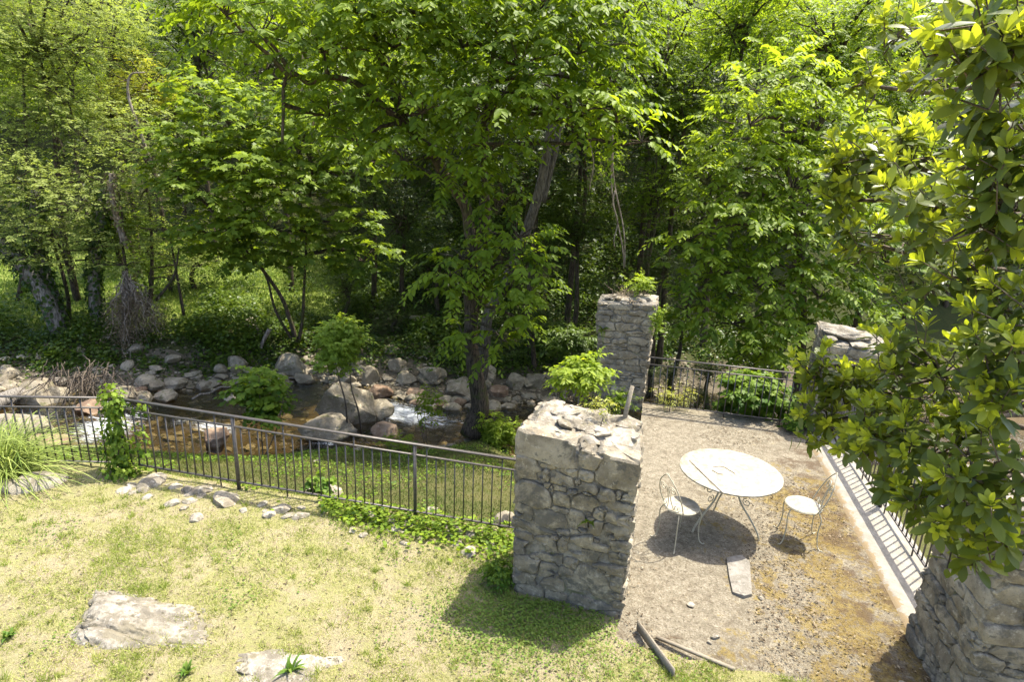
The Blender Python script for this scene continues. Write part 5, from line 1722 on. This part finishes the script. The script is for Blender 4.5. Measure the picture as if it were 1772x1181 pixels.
def on_terrace(x, y, mrg=0.0):
    u = (x - TO[0]) * TU[0] + (y - TO[1]) * TU[1]
    v = (x - TO[0]) * TV[0] + (y - TO[1]) * TV[1]
    edge = -0.30 + 0.10 * n2(u, u * 0, 2.3, 3, 33)
    return ((u > 0.0 - mrg) & (u < 3.5) & (v > edge - mrg)) | ((u > -1.05) & (u < 0.05) & (v > 0.04) & (v < 0.85)) | ((u > 2.55) & (v > -0.33))


rng = np.random.default_rng(41)
# lawn: sample by picture density so that near ground gets its blades
n = 420000
y = 2.3 + 5.2 * rng.random(n) ** 1.15
x = -1.02 * y - 0.6 + (1.02 * y + 0.6 + 3.4) * rng.random(n)
g1 = n2(x, y, 1.1, 4, 60); g2 = n2(x, y, 4.5, 3, 61) + 0.6 * n2(x, y, 13.0, 2, 67)
g1 = g1 + 0.6 * np.exp(-((x - 1.9) ** 2 / 1.2 + (y - 3.95) ** 2 / 0.06))
ok = (y < np.interp(x, *YL) + 0.1) & ~on_terrace(x, y) & (0.46 + 0.9 * g1 + 1.0 * g2 > rng.random(n))
x, y, g1, g2 = x[ok], y[ok], g1[ok], g2[ok]
n = len(x)
mb = MB()
hh = (0.018 + 0.045 * rng.random(n) ** 2.2) * (1 + 0.5 * (g1 > 0.15))
tint = 0.62 - 0.6 * g1 - 0.45 * g2 + rng.normal(size=n) * 0.27
# greener grass around the foot of the near pier
du, dv_ = (x - 0.35), (y - 4.7)
tint = tint - 0.4 * np.exp(-(du ** 2 + dv_ ** 2) / 0.35)
blades(mb, rng, np.stack([x, y, terr(x, y) - 0.003], -1), hh, 0.0065, tint, 0.85)
nt = 260
ty = 2.6 + 4.0 * rng.random(nt); tx = -1.0 * ty - 0.3 + (1.0 * ty + 3.2) * rng.random(nt)
x = np.repeat(tx, 26) + rng.normal(size=nt * 26) * 0.022; y = np.repeat(ty, 26) + rng.normal(size=nt * 26) * 0.022
tn_ = np.repeat(rng.uniform(0.0, 0.55, nt), 26); ths = np.repeat(rng.uniform(0.6, 1.2, nt), 26)
ok = (y < np.interp(x, *YL)) & ~on_terrace(x, y)
x, y, tn_, ths = x[ok], y[ok], tn_[ok], ths[ok]; n = len(x)
blades(mb, rng, np.stack([x, y, terr(x, y) - 0.003], -1), (0.04 + 0.06 * rng.random(n)) * ths, 0.008, tn_ + rng.normal(size=n) * 0.1, 0.55)
tag(obj('lawn_grass', mb, MAT['blade'], None), 'short dry yellow-green grass of the lawn', None, None, 'stuff')
# clover and other little leaves in the lawn
n = 26000
y = 2.5 + 4.6 * rng.random(n); x = -1.02 * y - 0.5 + (1.02 * y + 0.5 + 3.3) * rng.random(n)
ok = (y < np.interp(x, *YL) + 0.1) & ~on_terrace(x, y) & (n2(x, y, 1.7, 3, 66) + 0.9 * np.exp(-((x - 0.3) ** 2 + (y - 4.6) ** 2) / 0.6) > 0.12 + 0.3 * rng.random(n))
x, y = np.concatenate([x[ok], 0.25 + rng.normal(size=5200) * 0.42]), np.concatenate([y[ok], 4.62 + rng.normal(size=5200) * 0.22])
ok = ~on_terrace(x, y)
x, y = x[ok], y[ok]; n = len(x)
mb = MB()
emit(mb, np.stack([x, y, terr(x, y) + rng.uniform(0.008, 0.035, n)], -1), rng.normal(size=(n, 3)) * np.array([1, 1, 0.25]), up + rng.normal(size=(n, 3)) * 0.35, rng.uniform(0.012, 0.03, n), 0.15 + rng.random(n) * 0.4, leaf_tmpl(0.42, True))
tag(obj('lawn_clover', mb, MAT['blade_green'], None), 'low clover leaves scattered in the lawn', None, None, 'stuff')
# straw and dead leaves on the lawn
n = 9000
y = 2.5 + 4.2 * rng.random(n); x = -1.0 * y - 0.5 + (1.0 * y + 4.2) * rng.random(n)
ok = (y < np.interp(x, *YL)) & ~on_terrace(x, y)
x, y = x[ok], y[ok]; n = len(x)
mb = MB()
emit(mb, np.stack([x, y, terr(x, y) + rng.uniform(0.004, 0.02, n)], -1), rng.normal(size=(n, 3)) * np.array([1, 1, 0.15]), up + rng.normal(size=(n, 3)) * 0.5, rng.uniform(0.012, 0.045, n), rng.random(n), leaf_tmpl(0.16, True))
tag(obj('lawn_litter', mb, MAT['leaf_dead'], None), 'straw and dead leaf litter on the lawn', None, None, 'stuff')
# bank
n = 120000
x = rng.uniform(-9, 1.7, n); f = rng.random(n)
yl_, yn_ = np.interp(x, *YL), np.interp(x, *YN)
y = yl_ + 0.05 + (yn_ - yl_ + 0.1) * f
ok = ~on_terrace(x, y, 0.02) & (0.75 + 0.8 * n2(x, y, 1.2, 3, 62) > rng.random(n))
x, y = x[ok], y[ok]; n = len(x)
mb = MB()
blades(mb, rng, np.stack([x, y, terr(x, y) - 0.005], -1), 0.03 + 0.07 * rng.random(n) ** 2, 0.009, 0.30 - 0.8 * n2(x, y, 1.2, 4, 63) + rng.normal(size=n) * 0.25, 0.6)
tag(obj('bank_grass', mb, MAT['blade_bank'], None), 'green grass on the bank behind the lawn railing', None, None, 'stuff')
mb = MB()
n = 16000
x = rng.uniform(-8.5, 1.2, n); f = rng.random(n)
y = np.interp(x, *YL) + 0.15 + (np.interp(x, *YN) - np.interp(x, *YL)) * f
ok = ~on_terrace(x, y, 0.02) & (n2(x, y, 1.1, 3, 64) > -0.05)
x, y = x[ok], y[ok]; n = len(x)
emit(mb, np.stack([x, y, terr(x, y) + rng.uniform(0.02, 0.09, n)], -1), rng.normal(size=(n, 3)) * np.array([1, 1, 0.3]), up + rng.normal(size=(n, 3)) * 0.4, rng.uniform(0.025, 0.055, n), 0.35 + rng.normal(size=n) * 0.2, leaf_tmpl(0.4, True))
tag(obj('bank_herbs', mb, MAT['leaf_ivy'], None), 'low herbs among the grass of the bank', None, None, 'stuff')
# meadow
n = 60000
x = rng.uniform(-24, -5, n); e = rng.uniform(2.0, 14, n); y = np.interp(x, *YF) + e
mb = MB()
blades(mb, rng, np.stack([x, y, terr(x, y) - 0.01], -1), 0.08 + 0.16 * rng.random(n) ** 2, 0.03, 0.35 - 0.4 * n2(x, y, 0.5, 3, 65) + rng.normal(size=n) * 0.2, 0.5)
tag(obj('meadow_grass', mb, MAT['blade_green'], None), 'sunlit grass of the meadow', None, None, 'stuff')
# undergrowth of the far bank: leafy hummocks
n = 230000
x = rng.uniform(-16, 9, n); e = 0.35 + 11 * rng.random(n) ** 1.7; y = np.interp(x, *YF) + e
hum = n2(x, y, 0.75, 3, 70)
dens = np.where(x < -6.5, sst(e, 0.3, 1.2), sst(e, 0.6, 1.8)) * (0.62 + 1.2 * hum)
dens = np.where(((x < -6.5) & (e > 4.2)) | ((x < -9.5) & (e > 2.4)), dens * 0.15, dens)
ok = dens > rng.random(n)
x, y, e, hum = x[ok], y[ok], e[ok], hum[ok]; n = len(x)
z = terr(x, y) + (0.05 + np.clip(0.35 + hum, 0, 1) * 0.95 * rng.random(n) ** 0.6) * sst(e, 0.5, 2.0)
mb = MB()
emit(mb, np.stack([x, y, z], -1), rng.normal(size=(n, 3)) * np.array([1, 1, 0.3]) - up * 0.3, up + rng.normal(size=(n, 3)) * 0.5, rng.uniform(0.06, 0.14, n), 0.35 + 0.5 * hum + rng.normal(size=n) * 0.18, leaf_tmpl(0.36, True))
tag(obj('bank_undergrowth', mb, MAT['leaf_under'], None, True), 'dense leafy undergrowth on the far bank', None, None, 'stuff')
# undergrowth on the slope
n = 70000
x = rng.uniform(-26, 26, n); e = rng.uniform(5, 34, n); y = np.interp(x, *YF) + e
hum = n2(x, y, 0.4, 3, 71)
ok = (0.45 + hum > rng.random(n)) & ~((x < -6) & (e < 14))
x, y, hum = x[ok], y[ok], hum[ok]; n = len(x)
mb = MB()
emit(mb, np.stack([x, y, terr(x, y) + (0.1 + np.clip(0.3 + hum, 0, 1) * 1.6) * rng.random(n)], -1), rng.normal(size=(n, 3)) * np.array([1, 1, 0.3]) - up * 0.3, up + rng.normal(size=(n, 3)) * 0.5, rng.uniform(0.14, 0.32, n), 0.3 + 0.4 * hum + rng.normal(size=n) * 0.18, leaf_tmpl(0.36, True))
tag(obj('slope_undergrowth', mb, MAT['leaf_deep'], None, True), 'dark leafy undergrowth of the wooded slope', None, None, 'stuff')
# litter and pebbles on the terrace
n = 24000
u = rng.uniform(0.05, 2.6, n); v = rng.uniform(-0.3, 5.5, n)
ok = (n2(u, v, 1.3, 3, 72) + 0.3 * (u > 1.2) - 0.07 * v > -0.2 + 0.7 * rng.random(n))
u, v = u[ok], v[ok]; n = len(u)
P = TO + TU * u[:, None] + TV * v[:, None] + up * (0.012 + 0.01 * rng.random(n))[:, None]
mb = MB()
emit(mb, P, rng.normal(size=(n, 3)) * np.array([1, 1, 0.1]), up + rng.normal(size=(n, 3)) * 0.3, 0.008 + 0.035 * rng.random(n) ** 2.5, rng.random(n) ** 1.8, leaf_tmpl(0.22, True))
tag(obj('terrace_litter', mb, MAT['leaf_dead'], None), 'dead leaf bits and straw strewn on the terrace', None, None, 'stuff')
for k in range(7):
    u, v = rng.uniform(0.2, 2.5), rng.uniform(-0.25, 1.2)
    s = rng.uniform(0.015, 0.035)
    o = put_rock('pebble', S_PALE[k % 7], W(u, v, s * 0.4), (s * 1.3, s, s * 0.7), rng.uniform(0, 6))
    tag(o, 'small pale stone lying loose on the near terrace', 'stone', 'loose stones on the terrace')

# ---- root tangle, logs and sticks of the far bank
rng = np.random.default_rng(42)
c = hit(130, 700)
t = thing('root_tangle', 'tangle of washed-out roots at the far left shore', 'roots', c)
mb = MB()
for k in range(90):
    a = np.array([rng.normal() * 0.45, 0.6 + rng.normal() * 0.25, 0.6 + rng.normal() * 0.14])
    b = a + np.array([rng.normal() * 0.4, -0.35 + rng.normal() * 0.2, -0.6 + rng.normal() * 0.15])
    branch(mb, a, b, rng.uniform(0.008, 0.024), 0.006, rng, rng.uniform(-0.1, 0.25), 8, 4)
obj('roots', mb, MAT['twig'], t, True)
for (a, b, r, bk, lb) in [((-30, 720), (110, 672), 0.2, 'bark_grey', 'thick fallen log at the left edge of the far shore'), ((425, 560), (462, 590), 0.16, 'bark_dead', 'broken brown log end on the far bank'), ((725, 622), (768, 596), 0.03, 'bark_dead', 'pale stick leaning on the far shore stones'), ((737, 625), (790, 592), 0.025, 'bark_dead', 'second pale stick leaning on the far shore'),
                         ((330, 690), (470, 652), 0.03, 'bark_grey', 'thin fallen branch lying along the far waterline'), ((440, 645), (520, 660), 0.03, 'bark_grey', 'dead branch lying below the angular boulder')]:
    A, B_ = hit(*a), hit(*b)
    A, B_ = A + up * r * 0.8, B_ + up * r * 0.8
    L_ = np.linalg.norm(B_ - A)
    p = (B_ - A) * np.linspace(0, 1, 10)[:, None] + rng.normal(size=(10, 3)) * min(0.03, r)
    o = obj('fallen_log' if r > 0.1 else 'fallen_branch', MB().tube(p, np.linspace(r, r * 0.7, 10), 9), MAT[bk], None, True)
    o.location = Vector(A); tag(o, lb, 'log' if r > 0.1 else 'branch')
P = np.array([at(466, 570, 17.0), at(452, 600, 16.9), at(455, 615, 16.9), at(480, 630, 16.8)])
o = obj('curved_root', MB().tube(smooth_path(P - P[0], 8), np.linspace(0.06, 0.03, 25), 7), MAT['bark_dead'], None, True)
o.location = Vector(P[0]); tag(o, 'curved bare root beside the broken log end', 'root')

# ================================================================ laurel shrub close to the camera
rng = np.random.default_rng(51)


def laurel_tmpl():
    st = [(0, 0.012), (0.10, 0.014), (0.22, 0.075), (0.42, 0.155), (0.62, 0.185), (0.80, 0.150), (0.92, 0.085)]
    V, Q = [], []
    for (x, w) in st:
        z = -0.16 * x * x
        V += [(x, w, z + 0.16 * w), (x, 0, z), (x, -w, z + 0.16 * w)]
    V.append((1.0, 0, -0.17))
    for k in range(len(st) - 1):
        a, b = 3 * k, 3 * k + 3
        Q += [(a, a + 1, b + 1, b), (a + 1, a + 2, b + 2, b + 1)]
    e = 3 * (len(st) - 1)
    T = [(e, e + 1, len(V) - 1), (e + 1, e + 2, len(V) - 1)]
    return np.array(V)[:, [0, 1, 2]], np.array(T)[:, ::-1], np.array(Q)[:, ::-1]


LAU = laurel_tmpl()
LB = [(1720, 50, 1.9, 110, 80, .0), (1715, 180, 2.2, 50, 70, .05), (1650, 30, 2.6, 40, 30, .2), (1555, 30, 3.0, 32, 25, .5), (1500, 130, 3.4, 16, 30, .45), (1600, 120, 3.0, 30, 30, .3), (1560, 250, 3.3, 95, 50, .3), (1452, 320, 3.5, 42, 55, .35), (1505, 270, 3.4, 60, 50, .35), (1475, 400, 3.5, 50, 30, .2), (1640, 330, 2.8, 110, 70, .15), (1745, 300, 2.1, 70, 110, -.1),
      (1560, 395, 3.4, 100, 36, .0), (1700, 470, 2.4, 100, 60, .05), (1600, 480, 3.0, 60, 40, .0), (1405, 620, 3.2, 28, 45, .42), (1440, 660, 3.2, 45, 40, .4), (1490, 650, 3.15, 42, 36, .35), (1425, 715, 3.1, 45, 50, .3), (1545, 672, 3.0, 70, 42, .25), (1620, 620, 2.6, 100, 80, .1), (1735, 620, 2.1, 70, 100, -.1),
      (1520, 735, 2.8, 80, 55, .2), (1600, 770, 2.5, 100, 60, .1), (1720, 800, 2.1, 80, 90, -.05), (1640, 870, 2.3, 80, 45, -.05), (1730, 910, 2.1, 60, 45, -.1), (1560, 840, 2.5, 40, 36, .05), (1690, 710, 2.5, 60, 50, .2), (1630, 415, 3.1, 70, 36, .1), (1740, 400, 2.4, 50, 40, .2), (1680, 950, 2.25, 30, 22, -.05),
      (1850, 200, 2.1, 110, 160, 0), (1850, 500, 2.1, 110, 160, 0), (1840, 780, 2.1, 90, 140, 0), (1900, -50, 2.0, 150, 100, 0), (1700, -80, 2.3, 140, 60, 0)]
tb0 = np.array([3.35, 2.55, 0.0]); tb0[2] = terr1(tb0[0], tb0[1]) - 0.05
lt = thing('laurel_shrub', 'large glossy laurel shrub with yellow-green shoot tips filling the right side', 'shrub', tb0)
trp = smooth_path([(0, 0, 0), (-0.05, 0.05, 1.2), (-0.25, 0.05, 2.4), (-0.4, 0.1, 3.4), (-0.45, 0.1, 4.6), (-0.5, 0.1, 5.6)], 6)
obj('trunk', MB().tube(trp, np.linspace(0.09, 0.03, len(trp)), 9), MAT['bark_grey'], lt, True)
br = MB()
LP, LD, LN, LS, LT = [], [], [], [], []
for (px, py, y, rx, ry, young) in LB:
    c, r = px_blob(px, py, y, rx, ry, 0.9)
    c = c - tb0
    area = rx * ry * (y / 2.6) ** 0.6
    n = max(5, int(area / (185 if young > 0.18 else 290)))
    if px > 1800 or py < -40:
        n = max(4, n // 4)
    cc = c + np.array([0.08, 0.05, -r[2] * 0.4])
    branch(br, nearest_on(trp, c), cc, 0.02, 0.010, rng, 0.03)
    u = nrm(rng.normal(size=(n, 3)) + np.array([-0.2, -0.15, 0.1]))
    tips = c + u * r * rng.uniform(0.45, 1.05, n)[:, None]
    for k in range(n):
        d = nrm(u[k] * 0.7 + np.array([-0.15, 0, 0.65]) + rng.normal(size=3) * 0.25)
        L_ = rng.uniform(0.10, 0.17)
        s0 = tips[k] - d * L_
        branch(br, cc, s0, 0.007, 0.0035, rng, 0.03, 5, 4)
        br.tube([s0, tips[k]], [0.0035, 0.002], 4, False)
        a1 = nrm(np.cross(d, rng.normal(size=3))); a2 = np.cross(d, a1)
        isy = rng.random() < 0.78 + young
        no, ny_ = 7, (8 if isy else 3)
        for j in range(no + ny_):
            ph = j * 2.4 + rng.normal() * 0.2
            rad = a1 * math.cos(ph) + a2 * math.sin(ph)
            if j < no:
                f = j / no
                pos = s0 + d * L_ * f * 0.8
                ld = rad + d * (0.15 + 0.4 * f) - up * 0.25 + rng.normal(size=3) * 0.25
                sz, tn = rng.uniform(0.070, 0.115), 0.03 + 0.14 * f + abs(rng.normal()) * 0.09 + 0.10 * max(young, 0)
                nn = d * 0.8 + up * 0.5
            else:
                f = (j - no) / max(ny_, 1)
                pos = s0 + d * L_ * (0.85 + 0.15 * f)
                ld = rad * (0.75 - 0.45 * f) + d * 0.9
                sz, tn = rng.uniform(0.048, 0.075), (0.60 + 0.35 * f + rng.normal() * 0.1 if isy else 0.25 + rng.normal() * 0.1)
                nn = d - rad * 0.4
            LP.append(pos); LD.append(ld); LN.append(nn + rng.normal(size=3) * 0.2); LS.append(sz); LT.append(tn)
LP, LD, LN, LS, LT = np.array(LP), nrm(np.array(LD)), np.array(LN), np.array(LS), np.clip(np.array(LT), 0, 1)
obj('branches', br, MAT['twig'], lt, True)
# the 300 leaves that show largest are single pieces
ctr = LP + LD * LS[:, None] * 0.55 + tb0
ppx, ppy, pz = project(ctr)
inv = (ppx > 1370) & (ppx < 1765) & (ppy > 6) & (ppy < 1000)
order = np.argsort(pz)
cell = {}
pick = []
for i in order:
    if not inv[i]:
        continue
    key = (int(ppx[i] // 17), int(ppy[i] // 17))
    if key in cell:
        continue
    cell[key] = 1
    pick.append(i)
pick = np.array(pick)
pick = pick[np.argsort(-(LS[pick] / pz[pick]))][:300]
msk = np.ones(len(LP), bool); msk[pick] = False
cm = MB(); emit(cm, LP[msk], LD[msk], LN[msk], LS[msk], LT[msk], LAU)
tag(obj('foliage', cm, MAT['leaf_laurel'], lt, True), None, None, None, 'stuff')
LEAFM = []
for q in range(8):
    b_ = MB(); b_.add(LAU[0], LAU[1], LAU[2], (q + 0.5) / 8)
    me = b_.mesh('leaf', True); me.materials.append(MAT['leaf_laurel']); LEAFM.append(me)
for i in pick:
    d = LD[i]; w = nrm(np.cross(LN[i], d)); nn = np.cross(d, w)
    o = bpy.data.objects.new('leaf', LEAFM[min(7, int(LT[i] * 8))])
    COL.objects.link(o); o.parent = lt
    M4 = Matrix.Identity(4)
    for a in range(3):
        M4[a][0], M4[a][1], M4[a][2], M4[a][3] = d[a] * LS[i], w[a] * LS[i], nn[a] * LS[i], LP[i][a]
    o.matrix_local = M4
